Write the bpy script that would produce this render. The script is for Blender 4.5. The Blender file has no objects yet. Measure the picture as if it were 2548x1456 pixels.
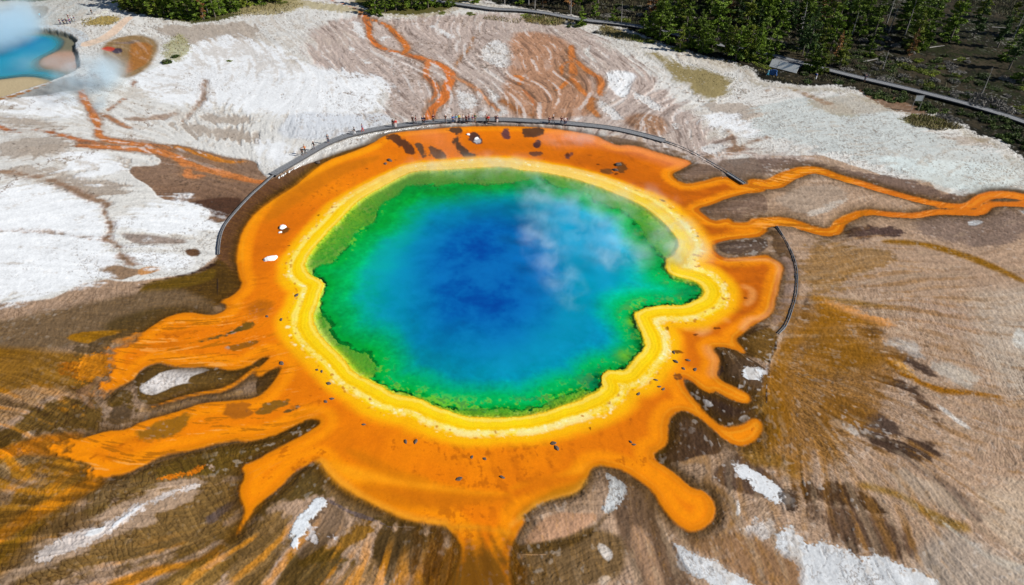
import bpy, bmesh, math, random
import numpy as np
from mathutils import Vector, Matrix

# ------------------------------------------------------------------ camera, sky, sun, exposure
scene = bpy.context.scene
cam_data = bpy.data.cameras.new("camera"); cam = bpy.data.objects.new("camera", cam_data)
scene.collection.objects.link(cam); scene.camera = cam
cam.location = (0, 0, 100); cam.rotation_euler = (math.radians(50), 0, 0)
cam_data.sensor_width = 36; cam_data.angle = 2*math.atan(1273.5/1722.0)
cam_data.clip_start = 1; cam_data.clip_end = 20000
SUN_EL, SUN_AZ = math.radians(34), math.radians(-14)      # azimuth from +x, negative = towards the viewer
world = bpy.data.worlds.new("World"); scene.world = world; world.use_nodes = True
wn = world.node_tree; wn.nodes.clear()
sky = wn.nodes.new('ShaderNodeTexSky'); sky.sky_type = 'NISHITA'; sky.sun_disc = False
sky.sun_elevation = SUN_EL; sky.sun_rotation = math.pi/2-SUN_AZ; sky.altitude = 2000; sky.dust_density = 1.0
bg = wn.nodes.new('ShaderNodeBackground'); bg.inputs['Strength'].default_value = 0.06
wo = wn.nodes.new('ShaderNodeOutputWorld'); wn.links.new(sky.outputs[0], bg.inputs[0]); wn.links.new(bg.outputs[0], wo.inputs[0])
sun_d = bpy.data.lights.new("sun", 'SUN'); sun_d.energy = 5.0; sun_d.angle = math.radians(.53); sun_d.color = (1, .965, .90)
sun = bpy.data.objects.new("sun", sun_d); scene.collection.objects.link(sun)
_d = Vector((math.cos(SUN_EL)*math.cos(SUN_AZ), math.cos(SUN_EL)*math.sin(SUN_AZ), math.sin(SUN_EL)))
sun.rotation_euler = _d.to_track_quat('Z', 'Y').to_euler()
scene.view_settings.view_transform = 'Standard'; scene.view_settings.look = 'None'
scene.view_settings.gamma = 1; scene.view_settings.use_curve_mapping = False
scene.view_settings.exposure = 0.35
scene.render.engine = 'CYCLES'
scene.cycles.max_bounces = 6; scene.cycles.transparent_max_bounces = 12; scene.cycles.volume_bounces = 4
scene.cycles.volume_step_rate = 1.0; scene.cycles.volume_max_steps = 64
# ------------------------------------------------------------------ terrain survey
CAM_H, PITCH, FOC, CX, CY = 100.0, math.radians(40), 1722.0, 1273.5, 728.0
_cp, _sp = math.cos(PITCH), math.sin(PITCH)
f32 = np.float32

def ground_xy(u, v):
    """survey point of the photograph -> ground position in metres"""
    u = np.asarray(u, float); v = np.asarray(v, float)
    dx = (u-CX)/FOC; dy = -(v-CY)/FOC
    t = CAM_H/np.maximum(_sp-dy*_cp, 1e-3)
    return dx*t, (dy*_sp+_cp)*t

CROPS = {'V':(0,0,1.0)}
for k,(a,b) in dict(A=(0,0),B=(660,0),C=(1320,0),D=(1980,0),E=(0,380),F=(660,300),G=(1320,300),H=(1980,380),
                    I=(0,760),J=(1980,760),K=(0,1129),L=(660,1129),M=(1320,1129),N=(1980,1129),O=(660,760),P=(1500,660)).items():
    CROPS[k] = (a*.96477, b*.96477, .25178)

def W(*args):
    """W('A',[..],'B',[..]) -> world polyline"""
    out = []
    for i in range(0, len(args), 2):
        x0,y0,s = CROPS[args[i]]
        for (a,b) in args[i+1]: out.append((x0+a*s, y0+b*s))
    p = np.array(out, float)
    x,y = ground_xy(p[:,0], p[:,1])
    return np.stack([x,y],1)

def smooth(p, closed=True, n=1):
    for _ in range(n):
        q = np.roll(p,-1,0) if closed else p[1:]
        b = p if closed else p[:-1]
        r = np.empty((len(b)*2,2)); r[0::2] = .75*b+.25*q; r[1::2] = .25*b+.75*q
        if not closed: r = np.concatenate([p[:1], r, p[-1:]])
        p = r
    return p

# ---- noise tiles -------------------------------------------------------------
_rng = np.random.default_rng(7)
NT = 1024
_fx = np.fft.fftfreq(NT)[:,None]; _fy = np.fft.rfftfreq(NT)[None,:]
_fr = np.sqrt(_fx**2+_fy**2); _fr[0,0] = 1
def tile(filt):
    s = np.fft.rfft2(_rng.standard_normal((NT,NT)))*filt; s[0,0] = 0
    t = np.fft.irfft2(s, s=(NT,NT)); return (t/t.std()).astype(f32)
T_FBM = tile(_fr**-1.55)
T_ROUGH = tile(_fr**-0.9)
T_BAND = tile(np.exp(-((np.log(_fr*9))/.45)**2))
T_WHITE = tile(np.exp(-(_fr/.28)**2))

def samp(T, x, y, texel, ox=0.0, oy=0.0):
    a = x*(1/texel)+ox; b = y*(1/texel)+oy
    i = np.floor(a); j = np.floor(b)
    fa = (a-i).astype(f32); fb = (b-j).astype(f32)
    i = i.astype(np.int32)&(NT-1); j = j.astype(np.int32)&(NT-1)
    i1 = (i+1)&(NT-1); j1 = (j+1)&(NT-1)
    return (T[i,j]*(1-fa)+T[i1,j]*fa)*(1-fb)+(T[i,j1]*(1-fa)+T[i1,j1]*fa)*fb

def sstep(a, b, x):
    t = np.clip((x-a)/(b-a), 0, 1); return t*t*(3-2*t)

# ---- ground lattice: finer near, coarser far ------------------------------------
STEP = 1.75
def axis(lo, hi, step, ext_lo, ext_hi):
    core = np.arange(lo, hi+step, step)
    return np.concatenate([ext_lo, core, ext_hi])
VS = axis(-50, 1500, STEP, np.array([-700,-690,-675,-650,-620,-580,-540,-490,-440,-390,-340,-290,-250,-215,-180.,-155,-130,-108,-90,-76,-65,-57]),
          np.array([1506,1516,1530,1550,1580,1620,1670,1720,1800,1900,2050,2250,2500,2650]))
US = axis(-60, 2610, STEP*1.12, np.array([-14000,-9000,-6000,-4000,-2800,-2000,-1450,-1000,-700,-480,-320,-230,-170,-130,-100,-80,-68.]),
          np.array([2618,2632,2655,2690,2735,2790,2860,2980,3150,3400,3700,4100,4700,5500,7000,10000,16000]))
NV, NU = len(VS), len(US)
_U, _V = np.meshgrid(US, VS)
GX, GY = ground_xy(_U, _V)
GX = GX.astype(f32); GY = GY.astype(f32)

SUB = 4
_iv = np.unique(np.append(np.arange(0, NV, SUB), NV-1)); _iu = np.unique(np.append(np.arange(0, NU, SUB), NU-1))
SX = GX[np.ix_(_iv,_iu)]; SY = GY[np.ix_(_iv,_iu)]

def _upmats():
    a = np.searchsorted(_iv, np.arange(NV), side='right')-1; a = np.clip(a, 0, len(_iv)-2)
    fa = ((np.arange(NV)-_iv[a])/(_iv[a+1]-_iv[a])).astype(f32)
    b = np.searchsorted(_iu, np.arange(NU), side='right')-1; b = np.clip(b, 0, len(_iu)-2)
    fb = ((np.arange(NU)-_iu[b])/(_iu[b+1]-_iu[b])).astype(f32)
    return a, fa[:,None], b, fb[None,:]
_ua,_ufa,_ub,_ufb = _upmats()
def up(S):
    R = S[_ua]*(1-_ufa)+S[_ua+1]*_ufa
    return R[:,_ub]*(1-_ufb)+R[:,_ub+1]*_ufb

# warp of the outlines so that no edge is ruler-smooth
_wx = samp(T_FBM, SX, SY, .35, 11, 5); _wy = samp(T_FBM, SX, SY, .35, 311, 205)
WXs = SX+.35*_wx; WYs = SY+.35*_wy

CULL = 14.0
def seg_dist2(p, closed, X, Y):
    d2 = np.full(X.shape, 1e9, f32)
    n = len(p)
    for i in range(n if closed else n-1):
        a = p[i]; b = p[(i+1)%n]; e = b-a; L = float(e@e)+1e-9
        px = X-f32(a[0]); py = Y-f32(a[1])
        t = np.clip((px*f32(e[0])+py*f32(e[1]))/f32(L), 0, 1)
        dx = px-t*f32(e[0]); dy = py-t*f32(e[1])
        np.minimum(d2, dx*dx+dy*dy, out=d2)
    return d2
def inside(p, X, Y):
    ins = np.zeros(X.shape, bool)
    n = len(p)
    for i in range(n):
        x1,y1 = p[i]; x2,y2 = p[(i+1)%n]
        if y1 == y2: continue
        c = (Y >= min(y1,y2)) & (Y < max(y1,y2))
        if not c.any(): continue
        c &= X < (x1+(Y-y1)*((x2-x1)/(y2-y1)))
        ins ^= c
    return ins
def boxed(p, pad):
    """index window of the coarse lattice that holds p with padding"""
    x0,y0 = p.min(0)-pad; x1,y1 = p.max(0)+pad
    m = (SX>=x0)&(SX<=x1)&(SY>=y0)&(SY<=y1)
    r = np.where(m.any(1))[0]; c = np.where(m.any(0))[0]
    if len(r)==0 or len(c)==0: return None
    return slice(max(r[0]-1,0), r[-1]+2), slice(max(c[0]-1,0), c[-1]+2)
def sdf(p, pad=CULL, sm=1, warp=True):
    p = smooth(p, True, sm)
    out = np.full(SX.shape, pad, f32)
    w = boxed(p, pad)
    if w is None: return out
    X = (WXs if warp else SX)[w]; Y = (WYs if warp else SY)[w]
    d = np.sqrt(seg_dist2(p, True, X, Y))
    d = np.where(inside(p, X, Y), -d, d)
    out[w] = np.minimum(d, pad)
    return out
def sdl(p, width, pad=CULL, sm=1):
    """distance to a line of varying half width"""
    p = smooth(p, False, sm)
    out = np.full(SX.shape, pad, f32)
    w = boxed(p, pad)
    if w is None: return out
    X = WXs[w]; Y = WYs[w]
    if np.isscalar(width):
        d = np.sqrt(seg_dist2(p, False, X, Y))-width
    else:
        ws = np.interp(np.linspace(0,1,len(p)), np.linspace(0,1,len(width)), width)
        d = np.full(X.shape, 1e9, f32)
        for i in range(len(p)-1):
            a = p[i]; e = p[i+1]-a; L = float(e@e)+1e-9
            px = X-f32(a[0]); py = Y-f32(a[1])
            t = np.clip((px*f32(e[0])+py*f32(e[1]))/f32(L), 0, 1)
            dx = px-t*f32(e[0]); dy = py-t*f32(e[1])
            np.minimum(d, np.sqrt(dx*dx+dy*dy)-(f32(ws[i])+t*f32(ws[i+1]-ws[i])), out=d)
    out[w] = np.minimum(d, pad)
    return out

# ---- flow of the run-off -----------------------------------------------------------
FLOW = [
 [(905,40),(1000,130),(1130,190),(1100,280)], [(1260,60),(1270,150),(1280,290)], [(1430,60),(1440,180),(1450,290)],
 [(1560,150),(1500,230),(1480,300)], [(1700,230),(1600,280),(1720,375)], [(800,80),(850,150),(980,250)], [(1180,40),(1200,150),(1180,280)],
 [(1950,230),(1750,270)], [(2400,330),(2100,330),(1850,380)], [(1750,430),(2030,420),(2350,500),(2547,490)],
 [(1800,560),(2080,580),(2200,520),(2450,520)], [(1960,640),(2200,640),(2547,700),(3000,730)], [(2000,700),(2300,800),(2547,960),(3000,1060)],
 [(1960,850),(2200,870),(2547,1120),(3000,1250)], [(1950,950),(2250,1100),(2400,1300),(2547,1400)], [(1900,1000),(2000,1200),(2150,1456)],
 [(1780,1150),(1900,1300),(2000,1456)], [(1650,1150),(1700,1456)], [(1300,1300),(1280,1456)], [(1150,1300),(1050,1456)],
 [(950,1250),(850,1456)], [(800,1200),(650,1456)], [(600,1250),(420,1400),(150,1600)], [(600,1150),(300,1280),(0,1430),(-500,1640)],
 [(700,1050),(350,1080),(0,1140),(-500,1260)], [(650,950),(350,1000),(0,1060),(-500,1130)], [(600,800),(300,890),(0,980),(-500,1050)], [(500,760),(200,800),(0,840),(-600,900)],
 [(0,310),(400,390),(650,450)], [(200,200),(270,350)], [(560,560),(300,480),(0,450),(-500,430)], [(500,640),(250,600),(0,580),(-500,560)],
 [(620,60),(600,200),(720,330)], [(420,250),(600,300),(740,380)], [(2547,360),(2300,400),(2100,390)],
]
_ax = np.zeros(SX.shape, f32); _ay = np.zeros(SX.shape, f32)
for s in FLOW:
    p = W('V', s)
    for i in range(len(p)-1):
        a = p[i]; e = p[i+1]-a; L = math.hypot(*e)
        d2 = seg_dist2(p[i:i+2], False, SX, SY)
        w = L**.5/(d2+20)**1.5
        _ax += w*f32(e[0]/L); _ay += w*f32(e[1]/L)
_n = np.sqrt(_ax**2+_ay**2)+1e-9
_ang = np.arctan2(_ay, _ax)+.42*samp(T_FBM, SX, SY, .45, 77, 19)*(1-.9*sstep(-25,-60,SX)*sstep(150,120,SY))+.28*samp(T_FBM, SX, SY, .12, 477, 319)
FXs = np.cos(_ang).astype(f32); FYs = np.sin(_ang).astype(f32)

# world position -> coarse lattice index (used when tracing along the flow)
_vs_w = np.array([float(ground_xy(CX, v)[1]) for v in VS[_iv]])
def lookup_dir(x, y, wob=0.0):
    iv = np.interp(y, _vs_w[::-1], np.arange(len(_iv))[::-1])
    v = np.interp(iv, np.arange(len(_iv)), VS[_iv]); dy = -(v-CY)/FOC
    t = CAM_H/np.maximum(_sp-dy*_cp, 1e-3)
    iu = np.interp(x/t*FOC+CX, US[_iu], np.arange(len(_iu)))
    i = (iv+.5).astype(np.int32); j = (iu+.5).astype(np.int32)
    return FXs[i,j], FYs[i,j]
def lic(T, texel, length, n, perp=False, ox=0., oy=0., half=False, wob=0.):
    if half:
        X0 = GX[::2,::2]; Y0 = GY[::2,::2]
    else: X0, Y0 = GX, GY
    acc = samp(T, X0, Y0, texel, ox, oy)
    h = length/(2*n)
    for sgn in (1,-1):
        x = X0.copy(); y = Y0.copy()
        for k in range(n):
            if k % 2 == 0:
                fx, fy = lookup_dir(x, y)
                if perp: fx, fy = -fy, fx
                if wob:
                    an = wob*samp(T_FBM, x, y, .09, 71, 131); ca, sa = np.cos(an), np.sin(an); fx, fy = fx*ca-fy*sa, fx*sa+fy*ca
            x += sgn*h*fx; y += sgn*h*fy
            acc = acc+samp(T, x, y, texel, ox, oy)
    acc /= acc.std()
    if half:
        full = np.empty(GX.shape, f32)
        r = np.clip(np.arange(NV)/2, 0, acc.shape[0]-1.001); c = np.clip(np.arange(NU)/2, 0, acc.shape[1]-1.001)
        i = r.astype(int); fi = (r-i).astype(f32)[:,None]; j = c.astype(int); fj = (c-j).astype(f32)[None,:]
        R = acc[i]*(1-fi)+acc[np.minimum(i+1,acc.shape[0]-1)]*fi
        full = R[:,j]*(1-fj)+R[:,np.minimum(j+1,acc.shape[1]-1)]*fj
        return full
    return acc.astype(f32)

S_FINE = lic(T_WHITE, .16, 5.0, 8)
S_MID = lic(T_WHITE, .42, 14.0, 9, half=True, ox=50)
S_BROAD = lic(T_BAND, .40, 26.0, 9, half=True, ox=90)
P_FINE = lic(T_BAND, .12, 2.8, 5, perp=True, ox=10, wob=.55)
P_MID = lic(T_BAND, .21, 5.5, 6, perp=True, ox=33, wob=.5)
P_BIG = lic(T_BAND, .34, 9.0, 7, perp=True, ox=60, wob=.5, half=True)
N_BIG = samp(T_FBM, GX, GY, .9, 3, 9)
N_MED = samp(T_FBM, GX, GY, .22, 103, 59)
N_ROUGH = samp(T_ROUGH, GX, GY, .18, 3, 400)
N_ROUGH2 = samp(T_ROUGH, GX, GY, .35, 220, 40)
N_GRIT = samp(T_WHITE, GX, GY, .30, 5, 700)
def line_of(n, w): return np.exp(-(n/w)**2)

# ---- layers ----------------------------------------------------------------------------
def lin(c):
    c = np.asarray(c, float)/255
    return np.where(c <= .04045, c/12.92, ((c+.055)/1.055)**2.4).astype(f32)
COL = np.empty(GX.shape+(3,), f32); COL[:] = lin((222,220,215))
# texture weights: terraces (dark lines), streaks (light/dark along flow), grit (white crust specks), wetness
TEX = np.zeros(GX.shape+(4,), f32); TEX[:] = (.15,.5,.3,0)

def lay(sd, col, soft=.5, amp=.5, a=1.0, tex=None, noise=None, is_full=False):
    soft = soft*.6; a = 1-(1-a)*.6; amp = amp*.8
    S = sd if is_full else up(sd)
    n = N_MED if noise is None else noise
    r = np.where((S < soft+amp*3).any(1))[0]; c = np.where((S < soft+amp*3).any(0))[0]
    if len(r)==0 or len(c)==0: return
    w = (slice(r[0], r[-1]+1), slice(c[0], c[-1]+1))
    m = sstep(soft, -soft, S[w]+amp*n[w])*a
    m = m[...,None]
    if col is not None: COL[w] = COL[w]*(1-m)+lin(col)*m
    if tex is not None: TEX[w] = TEX[w]*(1-m)+np.array(tex, f32)*m
def poly(crop, pts, col, soft=.5, amp=.5, a=1.0, tex=None, noise=None, sm=1):
    if noise is None and isinstance(crop, str) and crop in 'JNHKIL' and soft>=.6: noise = N_FLOW; amp = amp*1.2+.2
    p = W(crop, pts) if isinstance(crop, str) else crop
    lay(sdf(p, max(6, soft+amp*3+1), sm), col, soft, amp, a, tex, noise)
def line(crop, pts, width, col, soft=.5, amp=.4, a=1.0, tex=None, noise=None, sm=1):
    p = W(crop, pts) if isinstance(crop, str) else crop
    lay(sdl(p, width, max(6, soft+amp*3+1), sm), col, soft, amp, a, tex, noise)

RIM = W('F',[(480,1456),(520,1350),(640,1200),(800,1050),(950,880),(1200,720),(1400,620),(1550,545),(1850,530),(2150,510),(2450,490)],
 'G',[(100,520),(300,545),(600,600),(900,700),(1150,800),(1350,900),(1500,1020),(1620,1150),(1680,1250),(1620,1340),(1570,1400)],
 'P',[(850,10),(840,80),(870,150),(1000,190),(1150,230),(1220,300),(1220,380),(1150,430),(1000,490),(860,485),(760,490),(600,530),(540,570),
      (590,680),(640,790),(655,870),(630,940),(560,1010),(500,1080),(440,1150),(340,1135),(250,1150),(200,1190),(210,1250),(240,1300)],
 'V',[(1490,978),(1447,1000),(1400,1015),(1340,1035),(1280,1045),(1230,1045)],
 'O',[(2300,1235),(2100,1230),(1950,1180),(1750,1110),(1600,1030),(1380,1010),(1200,900),(1080,830),(950,760),(880,650),(760,520),(640,400),(580,300),(560,180),(590,130),(620,0)],
 'V',[(800,715),(806,702),(795,692),(775,685),(763,672),(758,658)])
DEEP = W('F',[(560,1456),(700,1430),(790,1400),(830,1300),(920,1240),(1000,1130),(1060,1090),(1190,1030),(1210,930),(1280,870),(1330,820),(1480,770),(1500,700),(1640,680),(1820,710),(2000,650),(2300,660),(2529,640)],
 'G',[(150,620),(280,580),(400,690),(700,720),(900,850),(1150,930),(1270,1080),(1330,1170),(1400,1240),(1480,1300),(1520,1380)],
 'P',[(820,20),(820,90),(860,165),(990,205),(1130,245),(1190,310),(1190,370),(1140,410),(1000,470),(860,470),(760,475),(600,515),(520,570),
      (570,680),(620,790),(635,870),(610,935),(540,1000),(470,1060),(420,1130),(340,1115),(240,1130),(175,1190),(190,1260),(220,1310)],
 'V',[(1450,972),(1400,985),(1350,1008),(1320,1022),(1260,1020),(1200,1020)],
 'O',[(2300,1165),(2100,1130),(1900,1115),(1750,1085),(1650,1020),(1450,950),(1350,950),(1200,850),(1130,800),(1230,760),(1180,660),(1100,540),(1000,540),(900,470),(830,450),(720,350),(740,260),(640,180),(625,100),(640,0)],
 'V',[(812,704),(795,685),(775,678)])
ORANGE = W('F',[(1230,205),(1400,150),(1700,130),(2000,100),(2529,90)],
 'G',[(400,115),(700,160),(850,190),(930,240),(1050,290),(1180,285),(1320,310),(1500,370),(1700,420),(1810,450),(1670,530),(1580,565),(1640,630),(1740,665),(1900,635),(2060,590),(2160,600),(2290,680),(2529,655),
      (2529,745),(2330,760),(2170,795),(2000,860),(1830,905),(1900,950),(1990,1020),(2080,1000),(2170,995),(2210,1050),(2529,1010),(2529,1175),(2200,1210),(2010,1240),(1980,1290),(2060,1370),(2150,1390),(2529,1345)],
 'P',[(1860,0),(1960,50),(2005,110),(1965,240),(1940,420),(1915,550),(1850,620),(1700,690),(1600,760),(1520,815),(1590,900),(1630,970),(1480,900),(1330,880),(1290,905),(1370,1000),(1345,1120),(1330,1170),(1390,1230),(1520,1290),(1640,1350),(1685,1400),(1640,1440),(1560,1430),(1440,1380),(1320,1310),(1290,1350),(1200,1310),(1100,1220),(1010,1180),(1030,1290),(1100,1400),(1170,1456)],
 'V',[(1760,1030),(1800,1060),(1850,1055),(1885,1035),(1902,1060),(1885,1092),(1850,1110),(1810,1097),(1770,1060),(1730,1025),(1690,1017),(1662,1050),(1665,1100),(1635,1122)],
 'M',[(1400,130),(1420,220),(1560,300),(1680,400),(1800,500),(1900,510),(1990,590),(2015,700),(1990,800),(1920,880),(1800,925),(1700,900),(1580,810),(1480,680),(1400,520),(1250,400),(1110,320),(960,280),(880,270),(800,300),(760,400),(700,480),(620,540),(450,580),(300,630),(200,700),(80,780)],
 'V',[(1312,1292),(1285,1330),(1262,1400),(1300,1620),(1010,1620),(1112,1440),(1150,1370),(1125,1330),(1105,1312)],
 'L',[(1860,880),(1500,830),(1300,740),(1100,650),(900,530),(750,430),(660,330),(610,240),(560,230),(400,300),(300,380),(200,500),(100,580),(0,650)],
 'K',[(2450,770),(2370,880),(2330,960),(2300,950),(2350,840),(2400,720),(2345,600),(2330,500),(2400,380),(2350,270),(2529,210)],
 'L',[(130,130),(280,60),(400,0)],
 'O',[(480,1370),(580,1310),(625,1260),(600,1215),(500,1215),(400,1270),(200,1370),(0,1440)],
 'K',[(2250,20),(1900,110),(1600,160),(1400,270),(1250,340),(1000,390),(900,460),(840,470),(820,350),(700,280),(600,150),(450,90),(620,20)],
 'I',[(900,1370),(1040,1330),(1250,1310),(1400,1230),(1800,1130),(2000,1060),(2300,1040)],
 'O',[(0,1010),(120,910),(200,800),(262,690),(180,700),(0,820),(0,735),(80,665),(160,590),(90,590),(0,640)],
 'I',[(2450,700),(2250,750),(2100,700),(1850,715),(1680,690),(1560,660),(1400,720),(1290,850),(1150,900),(1000,1020),(900,1000),(920,900),(1050,790),(1000,700),(1000,620),(1050,560),(1150,470),(1350,400),(1420,360),(1560,260),(1700,190),(1860,155),(2080,190),(2200,160),(2250,90),(2150,50),(2300,0)],
 'V',[(606,705),(594,682),(590,640),(595,600),(610,560)],
 'F',[(0,950),(200,810),(400,680),(500,590),(620,490),(760,410),(900,370),(1100,290),(1200,240)])

sd_rim = sdf(RIM, 80, 1); sd_deep = sdf(DEEP, 80, 1)
sd_or = sdf(ORANGE, 30, 1)
STREAMS = [  # centre line, half widths
 ('H',[(-120,350),(60,370),(180,290),(380,215),(520,230),(700,300),(950,370),(1200,450),(1500,530),(1800,580),(1980,590),(2100,500),(2280,455),(2529,490),(2800,560)],[2.4,2.8,2.2,1.8,1.5,1.5,1.5,1.9,2.3]),
 ('H',[(2100,600),(2200,560),(2529,560),(2800,600)],[.8,1.2,1.2]),
 ('H',[(-100,740),(180,720),(400,800),(550,840),(660,820),(720,720),(950,630),(1200,660),(1450,680),(1650,630),(1900,640),(2060,650),(2150,590)],[2.3,2.1,1.9,1.6,1.4,1.3,1.3,1.3,1.4]),
 ('I',[(2529,720),(2230,930),(2000,960),(1700,1030),(1500,1090)],[.5,.45,.3,.2]),
]
sd_st = np.full(SX.shape, 30, f32)
for c,p,w in STREAMS: sd_st = np.minimum(sd_st, sdl(W(c,p), w, 30))
sd_mat = np.minimum(sd_or, sd_st)
# ------------------------------------------------------------------ ground colours, painter's order
N_FLOW = (.55*N_ROUGH2+.5*N_MED+.6*S_MID).astype(f32)
N_SHEET = (.5*N_BIG+.45*N_ROUGH2+.9*S_MID).astype(f32)
WHITE=(243,245,247); SNOW=(228,231,233); GREY=(196,196,192); BEIGE=(190,180,166); MAUVE=(194,176,166); BROWN=(112,78,54)
DARK=(66,46,32); TAN=(180,153,130); LTAN=(200,174,150); OLIVE=(96,70,16); MUST=(174,124,20); OR=(240,140,12)
KHAKI=(148,128,80); DOLIVE=(74,54,14); FOREST=(52,46,34)
# lower brown country
poly('V',[(-15000,752),(-60,752),(0,750),(130,738),(200,705),(270,692),(345,695),(480,680),(540,640),(565,560),(690,430),(1000,360),(1700,330),(1760,400),(1900,385),(2040,385),(2127,414),(2195,442),(2250,450),(2300,444),(2318,472),(2388,490),(2440,474),(2484,471),(2547,477),(2760,490),(16000,520),(16000,2700),(-15000,2700)],
     TAN, .6,.9, tex=(.75,.8,.25,0), sm=0)
# upper brown wash with run-off
poly('V',[(905,36),(830,52),(765,75),(752,110),(765,150),(790,170),(880,185),(960,200),(968,240),(945,280),(975,298),(1040,315),(1300,312),(1500,330),(1700,400),(1860,470),(1960,440),(2030,400),(1960,385),(1880,380),(1800,350),(1760,300),(1700,255),(1640,215),(1600,165),(1530,125),(1480,85),(1390,60),(1250,30),(1150,35),(1050,42),(950,50)],
     MAUVE, 5.,2.4, tex=(.2,1.0,.9,0), noise=N_SHEET)
for c,p in [('E',[(0,230),(300,180),(500,280),(700,330),(900,480),(1050,520),(800,520),(600,440),(300,330),(0,270)]),('E',[(400,220),(620,180),(800,300),(1100,330),(1300,450),(1000,490),(750,380),(500,320)]),('E',[(200,20),(500,0),(800,20),(700,90),(500,100),(260,100)]),('E',[(1150,80),(1280,180),(1220,250),(1180,150)]),
            ('A',[(1700,680),(1950,640),(2250,700),(2300,780),(2050,900),(1850,850)]),('A',[(0,1150),(400,1180),(700,1280),(500,1300),(0,1230)]),('A',[(1650,1200),(2000,1250),(2529,1300),(2529,1400),(1900,1350)]),('A',[(1950,1150),(2400,1150),(2529,1200),(2300,1230),(2000,1220)]),('A',[(0,1400),(400,1350),(700,1400),(500,1550),(0,1600)]),
            ('A',[(1500,250),(2000,260),(2529,200),(2529,600),(2000,520),(1700,400)]),('F',[(-400,150),(-100,200),(300,320),(500,360),(350,400),(0,250)]),('D',[(1150,1380),(1900,1330),(2300,1400),(1900,1500),(1300,1480)]),('D',[(-700,1000),(0,1050),(500,1250),(0,1300),(-500,1200)])]:
    poly(c,p,(178,164,150),1.6,1.6,.8,tex=(.25,.5,1.1,0),noise=N_SHEET)
# west: brown wash below the left streams
poly('E',[(1000,0),(1500,40),(1650,130),(1560,200),(1250,200),(1380,330),(1480,380),(1560,520),(1700,540),(1800,560),(2050,570),(2100,660),(2050,760),(2250,740),(2529,480),(2700,350),(2529,240),(2500,150),(2200,120),(1900,20),(1700,-20)],
     (140,112,92), .5,.8, tex=(.2,.7,.9,0))
poly('E',[(1800,560),(2200,500),(2420,510),(2300,650),(2150,720),(2090,600)], (92,66,52), 1.2,.5, tex=(.1,.3,.8,0))
poly('E',[(740,1040),(900,1080),(1050,1060),(1200,1150),(1350,1200),(1650,1190),(1500,1240),(1350,1290),(1200,1330),(1080,1290),(930,1180),(740,1110)], (158,132,108), .5,.5, tex=(.1,.5,.8,0))
poly('E',[(1370,1200),(1500,1170),(1640,1200),(1560,1240),(1360,1290)], (200,150,100), .4,.3)
poly('E',[(1820,1010),(1980,1000),(2000,1080),(1860,1090)], (110,82,60), .5,.5)
poly('E',[(1150,830),(1500,860),(1800,900),(1900,950),(1500,980),(1200,920)], (158,140,128), .8,1., .8, tex=(.1,.7,.9,0))
# white sheets
for c,p in [('V',[(430,120),(600,80),(730,140),(790,172),(900,185),(960,205),(955,245),(935,290),(830,325),(720,290),(560,270),(360,250),(330,190)]),
            ('V',[(0,470),(60,450),(230,510),(270,560),(255,600),(300,640),(250,690),(120,730),(0,745),(-200,745),(-200,470)]),
            ('V',[(270,560),(420,500),(520,520),(520,570),(450,590),(300,570)]), ('V',[(300,620),(480,650),(420,670),(340,640)]),
            ('E',[(480,120),(700,70),(950,50),(1200,200),(1000,320),(800,280),(650,200)]), ('V',[(0,230),(170,235),(240,290),(100,300),(0,270)]),
            ('V',[(640,355),(700,350),(740,380),(700,410)]), ('G',[(1850,-60),(2529,60),(2529,230),(2200,160),(1960,130)])]:
    poly(c,p,WHITE,3.5,2.2,.9,tex=(.0,.25,.10,0),noise=N_SHEET)
poly('V',[(1900,250),(2150,240),(2300,330),(2547,400),(2700,470),(2547,470),(2400,480),(2250,440),(2050,370),(1850,330)], (205,210,207), 3,2,.9, tex=(.0,.25,.25,0), noise=N_SHEET)
poly('V',[(2130,380),(2400,400),(2547,410),(2547,470),(2390,485),(2250,440)], (222,232,230), 2,2,.8, noise=N_BIG)
poly('V',[(730,280),(860,290),(960,280),(980,310),(800,350),(690,340)], (214,218,224), 2,1.5,.7, noise=N_BIG)
poly('C',[(880,740),(1000,680),(1280,720),(1200,850),(1100,990),(1050,960),(960,880)], WHITE, 1.5,1.6,.95)
poly('C',[(670,520),(760,440),(800,430),(760,520),(880,640),(800,640)], (225,225,220), 1,1,.9)
poly('C',[(1550,530),(1900,560),(2200,640),(2200,730),(1950,690),(1700,620)], (212,206,196), 1,1,.9)
poly('C',[(1250,510),(1500,530),(1620,640),(2050,730),(2150,800),(2100,950),(1900,990),(1780,880),(1640,780),(1450,600)], (150,134,88), 3.5,1.8,.95, tex=(.2,.2,.8,0), noise=N_FLOW)
poly('D',[(450,980),(800,1050),(900,1160),(700,1150),(500,1080)], (165,155,128), 2,1.5,.55, noise=N_ROUGH)
poly('V',[(1980,250),(2130,230),(2300,270),(2100,300)], (190,180,165), 2,2,.6, noise=N_BIG)
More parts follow.
